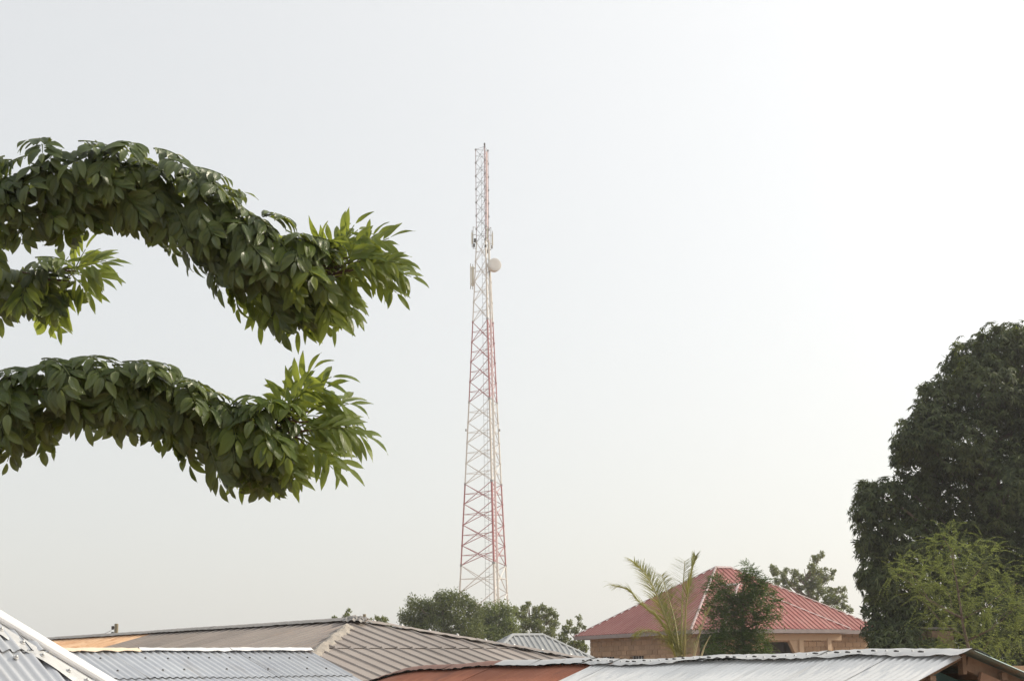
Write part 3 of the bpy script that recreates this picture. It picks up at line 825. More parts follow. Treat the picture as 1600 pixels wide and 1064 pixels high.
# lintel band, porch opening with a slanted head, column, window with mullion
MB().box(onw((xa+xc)/2+0.1, zE-0.30, 0.03), (xc-xa+1.0, 0.10, 0.28), (dd, nG, UP)).build('lintel', MT['plaster'], red)
MB().box(onw((xa+xb)/2, zE-1.5, -0.9), (xb-xa, 0.03, 2.4), (dd, nG, UP)).build('porch_back_wall', MT['void'], red)
sl = MB(); q = [onw(xb+0.05, zE-0.45, 0.035), onw(xb-0.42, zE-0.45, 0.035), onw(xb+0.02, zE-1.25, 0.035), onw(xb+0.10, zE-1.25, 0.035)]
sl.add(q + [v - nG*0.2 for v in q], [(0,1,2,3),(7,6,5,4),(0,4,5,1),(1,5,6,2),(2,6,7,3),(3,7,4,0)])
sl.build('arch_haunch', MT['plaster'], red)
MB().box(onw(xb+0.14, zE-1.4, 0.05), (0.22, 0.14, 2.0), (dd, nG, UP)).build('column', MT['plaster'], red)
MB().box(onw(xc-0.10, zE-1.4, 0.05), (0.20, 0.14, 2.1), (dd, nG, UP)).build('column', MT['plaster'], red)
win = MB().box(onw((xc+xd)/2, zE-1.14, -0.18), (xd-xc, 0.02, 1.52), (dd, nG, UP)).build('window', MT['void'], red)
for x in (xc+0.03, (xc*0.55+xd*0.45), xd-0.03):
    MB().box(onw(x, zE-1.14, -0.06), (0.07, 0.08, 1.52), (dd, nG, UP)).build('window_frame', MT['wood'], win)
MB().box(onw((xc+xd)/2, zE-0.42, -0.06), (xd-xc, 0.07, 0.07), (dd, nG, UP)).build('window_frame', MT['wood'], win)
prism_walls(red, [wp(pfw)-nG*0.25, wp(pfe)-nG*0.25 - eG*0.001, wp(pfe)-nG*1.4-eG*0.001, wp(pfw)-nG*1.4], 0, zE-2.7, MT['mortar'])
for (p_, q_) in ((wfe, wfw), (wne, wfe)):
    c = (p_+q_)/2; c.z = zW/2; d_ = (q_-p_); d_.z = 0; L_ = d_.length; d_.normalize()
    MB().box(c, (L_-0.5, 0.2, zW), (d_, Vector((d_.y,-d_.x,0)), UP)).build('wall', MT['mortar'], red)

# ---- small shed half hidden behind the feathery tree
S0 = at(1441, 986, 37.0)
hid = thing('mud_wall_shed', (S0.x, S0.y, 0), 'small mud shed with a tin roof edge, mostly hidden behind the feathery tree', 'shed')
es = plan(R(70)); ns_ = Vector((es.y, -es.x, 0))
roof_face(hid, S0 + UP*0.10, es, (ns_ - UP*0.18).normalized(), -0.15, 0.75, 0.4, corr(0.076, 0.009, 4), 0.9, 0.6, MT['brown_dark'], rows=1, seed=61)
roof_face(hid, S0 + UP*0.10, es, (-ns_ - UP*0.22).normalized(), -0.15, 0.75, 1.2, corr(0.076, 0.009, 4), 0.9, 2.6, MT['brown_dark'], rows=1, seed=62)
w0 = S0 + ns_*0.3; w1 = w0 + es*0.6
prism_walls(hid, [w0, w1, w1 - ns_*1.0, w0 - ns_*1.0], 0, S0.z+0.0, MT['wood'])
# mud wall at the right edge
mw = MB(); a_ = at(1570, 1040, 24); b_ = at(1720, 1040, 25)
tag(mw.beam((a_.x, a_.y, a_.z/2), (b_.x, b_.y, a_.z/2), 0.3, a_.z).build('mud_wall', MT['block'], None), 'low brown mud wall at the right edge under the dark tree', 'wall')

# ---- wooden poles behind the brown roof
def pole(px, ptop, wpx, Y, label, insul):
    T = at(px, ptop, Y); r_ = wpx*mpp(Y)/2
    t = thing('utility_pole', (T.x, T.y, 0), label, 'pole')
    m = MB(); m.tube([(T.x, T.y, 0), (T.x+0.01, T.y, T.z*0.5), (T.x, T.y, T.z-0.01), (T.x, T.y, T.z)], [r_*1.15, r_*1.08, r_, r_*0.93], 10)
    m.build('shaft', MT['pole'], t)
    if insul:
        for dz in (0.12, 0.30):
            p = T - Vector((r_+0.05, 0, dz))
            m = MB(); m.tube([p + Vector((0.06,0,0)), p], 0.012, 6); m.tube([p-UP*0.055, p-UP*0.03, p, p+UP*0.03, p+UP*0.055], [0.03,0.05,0.034,0.05,0.03], 8)
            m.build('insulator', MT['dark'], t)
    return T, r_
T, r_ = pole(182, 974, 6.0, 47.0, 'short wooden pole with dark insulators above the orange roof', True)
a_ = T - Vector((r_+0.09, 0, 0.20)); b_ = a_ + Vector((-9, 14, -1.2))
m = MB(); m.tube([a_.lerp(b_, i/12) - UP*(0.9*(i/12)*(1-i/12)) for i in range(13)], 0.008, 4)
tag(m.build('overhead_wire', MT['t_grey'], None), 'thin wire running left from the pole above the orange roof', 'wire')
pole(569.5, 959, 5.0, 44.0, 'plain pole stub just right of the brown roof peak', False)

# ------------------------------------------------------------------ lattice tower
YT = 162.0
TB = at(760.7, 881, YT)
tower = thing('radio_mast', (TB.x, TB.y, 0), 'tall red and white three legged lattice radio mast with dish and panel antennas', 'mast')
def zpix(y): return at(757, y, YT).z
PXM = mpp(YT)*1.0
ANG = [R(166), R(-74), R(46)]
def rad(z):
    y = ypix(z)
    return (11.9 + max(0.0, y-378)*0.0577)*PXM*1.015
ztab = [(zpix(y), y) for y in range(200, 1300, 4)]
def ypix(z):
    for (z0, y0), (z1, y1) in zip(ztab, ztab[1:]):
        if z0 >= z >= z1: return y0 + (y1-y0)*(z0-z)/(z0-z1)
    return ztab[0][1] if z > ztab[0][0] else ztab[-1][1]
def leg(k, z):
    r_ = rad(z); return Vector((TB.x + r_*math.cos(ANG[k]), TB.y + r_*math.sin(ANG[k]), z))
bands = [(232, 378, 't_redworn', 0.045), (378, 502, 't_white', 0.085), (502, 627, 't_red', 0.085), (627, 755, 't_white', 0.10), (755, 882, 't_red', 0.105), (882, 1101, 't_white', 0.115)]
for (ya, yb, mt, rr_) in bands:
    za, zb = zpix(ya), max(0.0, zpix(yb))
    for k in range(3):
        w = 1.2 if k == 1 else 0.8
        MB().tube([leg(k, zb), leg(k, za)], rr_*w, 8).build('mast_leg', MT[mt], tower)
        if ya > 240:      # gusset collar at the joint
            MB().tube([leg(k, za)-UP*0.12, leg(k, za)+UP*0.12], rr_*w*1.45, 8).build('leg_flange', MT['t_grey'], tower)
nodes = [233 + 20.7*i for i in range(8)] + [408, 439, 471, 502.5, 533.5, 564.5, 595.5, 627, 659, 690.5, 722.5, 755, 786, 819, 851, 882, 925, 970, 1020, 1075]
def bmat_t(y):
    for (ya, yb, mt, _) in bands:
        if ya-2 <= y < yb-2: return MT['t_grey'] if ya < 240 else MT[mt]
    return MT['t_white']
for i in range(len(nodes)-1):
    za, zb = zpix(nodes[i]), max(0.05, zpix(nodes[i+1]))
    m = MB()
    t_ = 0.022 if nodes[i] < 375 else (0.030 + 0.018*(nodes[i]-378)/600)
    for k in range(3):
        k2 = (k+1) % 3
        m.tube([leg(k, za), leg(k2, zb)], t_, 4); m.tube([leg(k2, za), leg(k, zb)], t_, 4)
        zm = (za+zb)/2
        m.tube([leg(k, zm), leg(k2, zm)], t_*0.72, 4)
        for kk in (k,):
            m.box(leg(kk, za), (0.20, 0.20, 0.16))
    if i == 0:
        for k in range(3): m.tube([leg(k, za), leg((k+1) % 3, za)], t_, 4)
    m.build('lattice_bracing', bmat_t(nodes[i]), tower)
# ladder on the inside and cable run beside the near leg
lad = MB()
zt_ = zpix(250)
def ladp(z, s):
    r_ = rad(z); return Vector((TB.x + 0.02*r_ + s*0.2, TB.y - 0.35*r_, z))
for s in (-1, 1): lad.tube([ladp(0.1+ (zt_-0.1)*i/20, s) for i in range(21)], 0.018, 4)
z = 0.5
while z < zt_:
    lad.tube([ladp(z, -1), ladp(z, 1)], 0.012, 4); z += 0.45
lad.build('ladder', MT['t_grey'], tower)
for (ya, yb, mt, rr_) in bands:
    za, zb = zpix(ya), max(0.1, zpix(yb))
    cab = MB()
    if ya < 240:
        cab.tube([leg(1, zb+(za-0.6-zb)*i/8) + Vector((0.20, 0.25, 0)) for i in range(9)], 0.10, 6)
    else:
        for s_ in (0.12, 0.24): cab.tube([leg(1, zb+(za-zb)*i/8) + Vector((0.16+s_, 0.3, 0)) for i in range(9)], 0.055, 5)
    cab.build('feeder_cables', MT['t_pink'] if mt != 't_white' else MT['t_white'], tower)
def tp(x, y, dy=0.0): return at(x, y, YT+dy)
def antenna(x, y0, y1, wpx, dy, mat='cream', tilt=0.0):
    a_, b_ = tp(x, y0, dy), tp(x, y1, dy)
    w = wpx*PXM
    o = MB(); h = a_.z-b_.z
    o.box((a_+b_)/2, (w, 0.18, h)); o.box((a_+b_)/2 + Vector((0,-0.11,0)), (w*0.72, 0.05, h*0.97))
    p = o.build('panel_antenna', MT[mat], tower)
    m = MB(); m.tube([a_+Vector((0.0,0.2,0.35)), b_+Vector((0.0,0.2,-0.35))], 0.045, 6)
    for q in (a_-UP*0.25, b_+UP*0.25): m.tube([q+Vector((0,0.05,0)), q+Vector((0,0.22,0))], 0.04, 5)
    m.build('antenna_pipe', MT['t_grey'], p)
    return a_, b_
for (x, y0, y1, w, dy, k) in ((737.6, 364, 381, 2.2, 0.2, 0), (769.4, 365, 383, 2.2, 0.6, 2), (761.3, 357, 373, 2.8, -1.2, 1), (738.6, 417, 447, 4.2, 0.4, 0), (735.3, 416, 446, 1.5, 0.2, 0)):
    a_, b_ = antenna(x, y0, y1, w, dy)
    m = MB()
    for q in (a_-UP*0.2, b_+UP*0.2):
        m.tube([q + Vector((0, 0.2, 0)), leg(k, q.z)], 0.035, 5)
    m.build('mount_arm', MT['t_grey'], tower)
for (x, y, w, h, dy) in ((742.3, 376, 4, 6, 0.2), (740.5, 383.5, 3.4, 5, 0.2), (763.6, 378, 3, 4.5, 0.2), (758.5, 385, 3, 4, -0.8), (762.5, 393, 4, 5, -0.3), (768, 386, 2, 5, 0.5)):
    MB().box(tp(x, y, dy), (w*PXM, 0.3, h*PXM)).build('radio_unit', MT['dark'] if x < 760 else MT['t_grey'], tower)
# outrigger frames
for (x, y0, y1, k) in ((739.2, 355, 389, 0), (767.0, 355.5, 391, 2)):
    m = MB(); m.tube([tp(x, y0), tp(x, y1)], 0.035, 5)
    for y in (y0, y1-1): m.tube([tp(x, y), leg(k, tp(x, y).z)], 0.035, 5)
    m.build('outrigger', MT['t_grey'], tower)
# dish with a deep shroud
dc = tp(773.5, 413.5, -1.4); ax = Vector((0.30, -0.92, 0.03)).normalized()
rd = 10.9*PXM
m = MB()
bk_ = dc - ax*0.75
m.tube([bk_-ax*0.25, bk_-ax*0.10, bk_+ax*0.15, dc-ax*0.02, dc], [rd*0.30, rd*0.70, rd*0.97, rd, rd*0.985], 28)
dish = m.build('microwave_dish', MT['dishgrey'], tower, False)
m = MB(); m.tube([dc+ax*0.004, dc+ax*0.03, dc+ax*0.05], [rd*0.965, rd*0.93, rd*0.6], 28)
m.build('dish_cover', MT['dishgrey'], dish, False)
m = MB(); m.tube([bk_-ax*0.2, leg(1, bk_.z)], 0.09, 6); m.tube([bk_-ax*0.2-UP*0.4, leg(1, bk_.z-0.8)], 0.05, 5); m.tube([leg(1, bk_.z-1.1)+Vector((.3,0,0)), leg(1, bk_.z+0.9)+Vector((.3,0,0))], 0.055, 6)
m.build('dish_mount', MT['t_grey'], tower)
m = MB(); q = leg(1, zpix(232)); m.tube([q, q+UP*0.2], 0.04, 6); m.tube([q+UP*0.05, q+UP*0.12, q+UP*0.30, q+UP*0.35], [0.05,0.10,0.10,0.05], 8)
m.build('beacon', MT['dark'], tower)
for (x, k) in ((728.2, 0), (780.5, 2)):
    p = tp(x, 672); m = MB(); m.tube([p, leg(k, p.z)], 0.02, 4); m.tube([p-UP*0.12, p+UP*0.12], 0.10, 6)
    m.build('side_lamp', MT['t_grey'], tower)

# ------------------------------------------------------------------ foliage helpers
def unit(a): return a/np.maximum(1e-9, np.linalg.norm(a, axis=-1, keepdims=True))
def leaf_quads(P, D, Nn, ln, wd):
    """rhombic folded leaves from base P along D with face normal Nn."""
    D = unit(D); S = unit(np.cross(D, Nn)); Nn = np.cross(S, D)
    ln = np.asarray(ln).reshape(-1,1); wd = np.asarray(wd).reshape(-1,1)
    mid = P + D*ln*0.45
    V = np.stack([P, mid + S*wd*0.5 + Nn*wd*0.14, P + D*ln - Nn*ln*0.08, mid - S*wd*0.5 + Nn*wd*0.14], 1).reshape(-1,3)
    n = len(P); i = np.arange(n)*4
    F = np.concatenate([np.stack([i, i+1, i+2], 1), np.stack([i, i+2, i+3], 1)])
    return V, F
def rdir(n, rs): return unit(rs.normal(size=(n,3)))
def crown_points(blobs, cov, rs, shell=0.55, leafarea=0.01, nmin=10, nmax=6000):
    """points in the blobs, denser to the outside, with the outward direction."""
    PP, OO = [], []
    for (c, r) in blobs:
        c = np.array(c); r = np.array(r)
        n = int(min(nmax, max(nmin, cov*3.1416*r[0]*r[2]/leafarea)))
        o = rdir(n, rs)
        q = shell + (1-shell)*rs.rand(n,1)**0.6
        q *= 1 + 0.10*rs.normal(size=(n,1))
        PP.append(c + o*r*q); OO.append(o)
    return np.concatenate(PP), np.concatenate(OO)
def crown_leaves(blobs, rs, cov, leaves, ln, wd, mode='ball', droop=0.3, spray_len=0.2, shell=0.5, upb=0.4):
    P, O = crown_points(blobs, cov, rs, shell, 0.5*ln*wd*(leaves*2+1 if mode == 'frond' else leaves)*(0.7 if mode == 'frond' else 1.0))
    n = len(P)
    DOWN = np.array([0,0,-1.0])
    if mode == 'rosette':
        k = leaves
        A = unit(O + np.array([0,0,upb]))
        P = np.repeat(P, k, 0); A = np.repeat(A, k, 0)
        q = rdir(n*k, rs); q = unit(q - A*(q*A).sum(1, keepdims=True))
        D = A*rs.uniform(0.1,0.6,(n*k,1)) + q*0.85 + DOWN*droop*rs.uniform(0.5,1.5,(n*k,1))
        Nn = unit(A*0.9 + np.array([0,0,0.6]) + 0.35*rs.normal(size=(n*k,3)))
        L = ln*rs.uniform(0.7,1.2,n*k); W = wd*rs.uniform(0.8,1.2,n*k)
        return leaf_quads(P, D, Nn, L, W)
    if mode == 'frond':
        k = leaves                                      # leaflets per side
        A = unit(O*0.9 + np.array([0,0,upb]) + 0.5*rs.normal(size=(n,3)))
        S = unit(np.cross(A, np.array([0.02,0.03,1.0])))
        Ps, Ds, Ns, Ls = [], [], [], []
        for i in range(k):
            t = (i+0.6)/k
            c = P + A*spray_len*t + DOWN*spray_len*droop*t*t
            for s in (-1, 1):
                Ps.append(c); Ds.append(A*0.55 + s*S + DOWN*droop*rs.uniform(0.2,1.0,(n,1)))
                Ns.append(np.array([0,0,1.0]) + 0.45*rs.normal(size=(n,3)))
                Ls.append(ln*(1.0-0.45*t)*rs.uniform(0.8,1.2,n))
        Ps.append(P + A*spray_len + DOWN*spray_len*droop); Ds.append(A + DOWN*droop); Ns.append(np.array([0,0,1.0]) + 0.3*rs.normal(size=(n,3))); Ls.append(ln*0.8*np.ones(n))
        L = np.concatenate(Ls)
        return leaf_quads(np.concatenate(Ps), np.concatenate(Ds), np.concatenate(Ns), L, L*(wd/ln))
    k = leaves                                          # 'ball': loose leaves round each point
    P = np.repeat(P, k, 0) + rs.normal(size=(n*k,3))*spray_len*0.5
    O = np.repeat(O, k, 0)
    D = unit(O*0.6 + rdir(n*k, rs) + DOWN*droop)
    Nn = unit(O*0.7 + rdir(n*k, rs)*0.9 + np.array([0,0,0.5]))
    return leaf_quads(P, D, Nn, ln*rs.uniform(0.7,1.3,n*k), wd*rs.uniform(0.7,1.3,n*k))

def pix_blobs(lst, Y, rs, depth=1.0, spread=1.5, flat=1.0, shrink=1.0):
    out = []
    for t in lst:
        px, py, r = t[0], t[1], t[2]
        y = Y + (t[3] if len(t) > 3 else rs.uniform(-spread, spread))
        rr_ = r*mpp(y)*shrink
        out.append((tuple(at(px, py, y)), (rr_, rr_*depth, rr_*flat)))
    return out
def trunk_and_limbs(root, base, fork_z, blobs, r0, mat, rs, lmin=0.012, every=1):
    base = Vector(base)
    cs = sorted((Vector(c) for c, r in blobs), key=lambda v: v.z)
    hi = cs[int(len(cs)*0.7):]
    topc = sum(hi, Vector())/len(hi)
    fork = Vector((base.x + rs.uniform(-.1,.1), base.y, fork_z))
    m = MB(); m.tube([base - UP*0.2, base.lerp(fork, 0.3) + Vector((rs.uniform(-.08,.08),0,0)), base.lerp(fork, 0.7), fork, fork.lerp(topc, 0.4)+Vector((rs.uniform(-.1,.1),0,0)), fork.lerp(topc, 0.75), topc], [r0*1.35, r0*1.05, r0*0.9, r0*0.75, r0*0.5, r0*0.3, r0*0.1], 9)
    m.build('trunk', mat, root, True)
    for i, (c, r) in enumerate(blobs):
        if i % every: continue
        c = Vector(c)
        hd_ = math.hypot(c.x-fork.x, c.y-fork.y)
        z = c.z - 0.55*hd_ - 0.15
        t = (z-fork.z)/max(0.1, topc.z-fork.z)
        st = fork.lerp(topc, min(0.9, t)) if t > 0 else Vector((fork.x, fork.y, max(base.z+0.5, z)))
        md = st.lerp(c, 0.5) + Vector((rs.uniform(-.1,.1), rs.uniform(-.1,.1), -0.08*(c-st).length))
        MB().tube([st, md, st.lerp(c, 0.8), c], [r0*0.26, r0*0.18, r0*0.12, min(lmin, r0*0.09)], 6).build('limb', mat, root, True)

def tree(name, label, cat, lst, Y, mat, base_px, r0, fork_py, style, group=None, seed=1, depth=1.0, spread=1.2, bark=None, extra=None, every=1):
    rs = np.random.RandomState(seed)
    base = at(base_px, fork_py, Y); 
    root = thing(name, (base.x, base.y, 0), label, cat, group)
    blobs = pix_blobs(lst, Y, rs, depth, spread, 1.0, 0.86 if mat == 'neem' else 1.0)
    trunk_and_limbs(root, (base.x, base.y, 0), base.z, blobs, r0, bark or MT['bark'], rs, every=every)
    V, F = crown_leaves(blobs, rs, **style)
    mesh_np('crown', V, F, MT[mat], root)
    if extra:
        m2, st2, lst2 = extra
        V, F = crown_leaves(pix_blobs(lst2, Y, rs, depth, spread), rs, **st2)
        mesh_np('pale_leaves', V, F, MT[m2], root)
    return root

NEEM = dict(cov=6.5, leaves=8, ln=0.10, wd=0.045, mode='ball', droop=0.2, spray_len=0.05, shell=0.25)
tree('neem_tree', 'olive green tree with knobbly leaf clumps behind the red roof', 'tree',
     [(1208,886,6.5),(1211,894,7.5),(1229,890,5),(1224,897,6),(1225,906,7),(1213,908,7),(1242,895,7.5),(1252,902,7.5),(1240,909,8),(1261,907,7),(1284,866,5.5),(1274,873,8),(1270,886,8.5),(1279,893,7),(1268,898,8),(1290,890,3.8),(1301,893,5.5),(1299,902,4),(1288,904,9.5),(1276,909,11),(1264,918,11),(1248,920,9),(1283,923,9),(1292,921,5.5),(1302,924,7.5),(1311,922,5),(1319,921,4.5),(1318,932,5.5),(1306,936,10),(1294,936,10),(1320,945,8),(1328,953,5),(1270,931,12),(1230,916,9),(1285,950,12),(1305,955,12),(1250,940,12),(1290,970,12)],
     98, 'neem', 1276, 0.16, 1000, dict(NEEM, ln=0.12, wd=0.055), seed=21, spread=1.6)
tree('neem_tree', 'knobbly olive tree right of the mast foot above the grey roof', 'tree',
     [(826,943,4.5),(806,955,8),(816,963,9),(820,951,8),(838,952,8),(848,950,7),(861,955,8),(855,965,12),(836,966,12),(866,974,9),(840,980,14),(860,988,11),(805,949,3.5),(813,988,12),(868,962,5),(822,975,10),(845,1000,13),(825,1000,12)],
     86, 'neem', 842, 0.14, 1020, dict(NEEM, ln=0.11, wd=0.055), group='neem trees in the middle distance', seed=22)
tree('neem_tree', 'low knobbly tree between the grey roof and the red roof eave', 'tree',
     [(904,965,4.5),(890,972,5.5),(912,980,3.8),(885,983,8),(898,984,7),(906,975,4.5),(878,997,11),(905,1003,10),(893,1010,13),(880,1015,12),(912,1012,8)],
     80, 'neem', 893, 0.10, 1020, dict(NEEM, ln=0.10, wd=0.05), group='neem trees in the middle distance', seed=23)
tree('neem_tree', 'treetop tufts left of the pole stub behind the brown ridge', 'tree',
     [(523,966,4.5),(545,955,4),(542,962,5),(546,968,5),(530,975,6),(540,980,9),(520,982,8)], 70, 'neem', 535, 0.08, 1000, dict(NEEM, ln=0.09, wd=0.045), group='treetops behind the brown roof', seed=24, spread=0.4)
tree('neem_tree', 'treetop tufts right of the pole stub behind the brown ridge', 'tree',
     [(579,969,3),(589,964,4.5),(590,971,5),(597,967,4),(604,969,4.5),(600,976,7),(588,980,8),(608,982,7)], 70, 'neem', 595, 0.08, 1000, dict(NEEM, ln=0.09, wd=0.045), group='treetops behind the brown roof', seed=25, spread=0.4)
RND = dict(cov=5.5, leaves=12, ln=0.12, wd=0.06, mode='ball', droop=0.3, spray_len=0.22, shell=0.45)
tree('round_tree', 'dark rounded bushy tree left of the mast foot', 'tree',
     [(648,944,11),(664,943,9),(638,962,11),(632,968,6),(655,968,18),(695,938,14),(712,935,11),(728,944,14),(684,955,18),(680,985,22),(712,962,17),(742,958,14),(735,985,22),(648,985,16),(690,930,8),(655,1000,20),(700,1005,24),(725,1005,24),(668,958,12)],
     78, 'round', 700, 0.2, 1030, RND, seed=26, spread=1.0, depth=1.1)
tree('round_tree', 'brighter green rounded tree in front of the mast foot', 'tree',
     [(766,953,12),(782,950,10),(794,957,10),(775,972,20),(797,975,12),(795,990,16),(755,985,20),(770,1000,22),(792,1004,18),(752,962,10)],
     82, 'roundlight', 775, 0.16, 1030, RND, seed=27, spread=0.8, depth=1.1)

# ---- big dark mango tree at right
YM = 38.0
mlobes = [(1560,545,42),(1600,560,60),(1515,560,34),(1500,590,40),(1470,625,40),(1540,610,60),(1600,650,70),(1455,665,42),(1430,680,34),(1415,700,22),(1500,690,60),(1405,712,16),(1440,730,40),(1430,780,42),(1380,775,30),(1358,775,22),(1347,765,14),(1352,800,22),(1375,830,40),(1362,860,24),(1420,850,50),(1370,900,30),(1400,910,44),(1352,905,13),(1382,950,34),(1372,985,22),(1420,980,46),(1500,780,70),(1580,760,80),(1650,640,80),(1650,760,90),(1500,870,70),(1590,860,80),(1470,960,60),(1560,960,70),(1640,900,80),(1640,1000,70),(1540,1040,60),(1400,1020,34),(1450,1040,40),(1620,535,30),(1720,700,90),(1720,850,90),(1700,560,60),(1396,755,10),(1385,1008,26,-2.0),(1412,1012,26,-2.2),(1455,1015,24,-2.0),(1372,1000,16,-1.0),(1425,985,12,-1.5),(1365,1022,14,-1.0)]
rs = np.random.RandomState(31)
mb_ = at(1585, 1040, YM)
mango = thing('mango_tree', (mb_.x, mb_.y, 0), 'huge dark dense mango tree filling the right edge', 'tree')
mblobs = pix_blobs(mlobes, YM, rs, 1.15, 0.9)
trunk_and_limbs(mango, (mb_.x, mb_.y, 0), 3.6, mblobs, 0.30, MT['bark'], rs, every=2)
V, F = crown_leaves(mblobs, rs, cov=7.5, leaves=9, ln=0.19, wd=0.042, mode='rosette', droop=0.8, shell=0.45, upb=0.5)
mesh_np('crown', V, F, MT['mango'], mango)
yl = []  # paler leaf tufts set high on the near side of the lobes
for i in range(52):
    l = mlobes[rs.randint(0, 31)]
    q = rs.uniform(-1.0, 1.0)
    yl.append((l[0]+l[2]*0.8*q, l[1]-l[2]*math.sqrt(max(0,1-0.64*q*q))*0.7, 7, -1.15*l[2]*mpp(YM)*0.6))
V, F = crown_leaves(pix_blobs(yl, YM, rs), rs, cov=2.2, leaves=8, ln=0.18, wd=0.042, mode='rosette', droop=0.5, shell=0.3, upb=0.8)
mesh_np('pale_leaves', V, F, MT['mango_pale'], mango)

# ---- feathery light green tree before it
flobes = [(1475,838,16),(1492,835,14),(1460,852,18),(1490,860,22),(1520,855,14),(1540,845,8),(1408,880,12),(1420,890,18),(1440,880,18),(1400,895,10),(1465,895,28),(1510,885,24),(1540,880,16),(1555,860,6),(1445,920,24),(1480,925,28),(1520,920,26),(1570,890,14),(1590,910,18),(1560,915,18),(1540,950,26),(1580,950,24),(1500,960,26),(1465,960,20),(1600,940,18),(1475,990,16),(1510,1000,26),(1550,995,26),(1590,990,24),(1480,1020,20),(1530,1030,24),(1570,1030,20),(1500,1035,14),(1435,935,10),(1615,965,20),(1390,900,5)]
YF = 29.0
rs = np.random.RandomState(33)
fb = at(1520, 1020, YF)
feather = thing('feathery_tree', (fb.x, fb.y, 0), 'light yellow green feathery tree in front of the dark mango tree', 'tree')
fblobs = pix_blobs(flobes, YF, rs, 1.2, 0.7, 0.85)
trunk_and_limbs(feather, (fb.x, fb.y, 0), fb.z-0.4, fblobs, 0.05, MT['bark'], rs, every=3)
V, F = crown_leaves(fblobs, rs, cov=1.7, leaves=12, ln=0.060, wd=0.022, mode='frond', droop=0.45, spray_len=0.42, shell=0.0, upb=0.2)
mesh_np('crown', V, F, MT['feather'], feather)

# ---- dark green tree before the red house
dl_ = [(1167,886,5),(1172,896,8),(1166,904,9),(1177,908,11),(1183,925,13),(1196,905,5),(1118,910,10),(1106,922,6),(1128,918,9),(1136,930,11),(1150,945,15),(1118,943,11),(1106,953,7),(1125,966,14),(1165,945,14),(1175,935,14),(1194,918,9),(1205,932,8),(1213,943,6),(1194,958,12),(1210,962,6),(1187,975,13),(1155,980,15),(1130,1000,16),(1168,1003,17),(1190,1006,11),(1112,1008,11),(1145,965,14),(1102,978,5),(1160,1030,20),(1125,1030,18),(1190,1030,14)]
tree('leafy_tree', 'dark green leafy tree with a spiky top before the red roofed house', 'tree', dl_, 42.0, 'darkleaf', 1158, 0.09, 1020,
     dict(cov=9, leaves=5, ln=0.11, wd=0.040, mode='frond', droop=0.45, spray_len=0.30, shell=0.1, upb=0.45), seed=35, spread=0.5, every=3)

# ---- young coconut palm
YP = 40.0
pb = at(1064, 1040, YP)
palm = thing('palm_tree', (pb.x, pb.y, 0), 'young palm with arching yellow green fronds before the red house', 'tree')
m = MB(); m.tube([(pb.x, pb.y, -0.1), (pb.x+0.03, pb.y, pb.z*0.5), (pb.x, pb.y, pb.z-0.1), (pb.x, pb.y, pb.z+0.25)], [0.17, 0.13, 0.14, 0.07], 10)
m.build('trunk', MT['bark'], palm, True)
def spline(pts, n):
    pts = [Vector(p) for p in pts]; out = []
    ext = [pts[0]*2-pts[1]] + pts + [pts[-1]*2-pts[-2]]
    segs = len(pts)-1
    for i in range(n+1):
        u = i/n*segs; k = min(int(u), segs-1); t = u-k
        p0, p1, p2, p3 = ext[k], ext[k+1], ext[k+2], ext[k+3]
        out.append(0.5*((2*p1) + (p2-p0)*t + (2*p0-5*p1+4*p2-p3)*t*t + (3*p1-p0-3*p2+p3)*t**3))
    return out
def frond(pix, dys, leaflet, dry=False, seed=1, bare=0.10, gap=0.024, droop=0.5, side=1.0):
    r = random.Random(seed)
    pts = spline([at(x, y, YP+dy) for (x, y), dy in zip(pix, dys)], 26)
    m = MB(); m.tube(pts, [0.030*(1-0.85*i/26)+0.003 for i in range(27)], 6)
    fr = m.build('frond', MT['drypalm' if dry else 'palmrib'], palm, True)
    if leaflet <= 0: return
    vs, fs = [], []
    L = sum((pts[i+1]-pts[i]).length for i in range(26))
    n = int(L*(1-bare)/gap)
    for k in range(n):
        t = bare + (1-bare)*k/n
        u = t*26; i = min(int(u), 25); p = pts[i].lerp(pts[i+1], u-i)
        tg = (pts[min(i+1,26)]-pts[max(i-1,0)]).normalized()
        S = tg.cross(UP); S = S.normalized() if S.length > 0.05 else Vector((1,0,0))
        S2 = (S*0.75 + Vector((0.55,0.25,0))*side).normalized()
        for s in (-1, 1):
            ll = 1.2*leaflet*(0.55 + 0.9*math.sin(math.pi*min(1, 0.12+0.86*t))**0.8)*0.72*r.uniform(0.8,1.15)
            if r.random() < 0.06: continue
            D = (tg*r.uniform(0.45,0.75) + S2*s*r.uniform(0.6,0.95) + UP*r.uniform(-0.05,0.3)).normalized()
            w = 0.017*r.uniform(0.8,1.2)
            q = p.copy(); ww = D.cross(UP).normalized()
            base_i = len(vs)
            K = 5
            for j in range(K+1):
                wj = w*(1 - (j/K)**2)*(0.6 if j == 0 else 1) + 0.0015
                vs += [q - ww*wj*0.5 + UP*wj*0.3, q + ww*wj*0.5]
                D = (D - UP*droop*0.22*(j+1)/K*1.4).normalized()
                q = q + D*(ll/K)
            for j in range(K):
                a_ = base_i+2*j; fs.append((a_, a_+1, a_+3, a_+2))
    mm = MB(); mm.v = [tuple(v) for v in vs]; mm.f = fs
    o = mm.build('leaflets', MT['palm'], fr); o['kind'] = 'stuff'
frond([(1056,1034),(1052,1010),(1045,992),(1028,966),(1002,943),(982,922),(957,914)], [0,0,-.1,-.3,-.5,-.7,-.9], 0.62, seed=1, droop=0.8)
frond([(1060,1034),(1055,1005),(1036,955),(1023,922),(1008,895),(990,877)], [0,.1,.2,.3,.4,.5], 0.58, seed=2, droop=0.5)
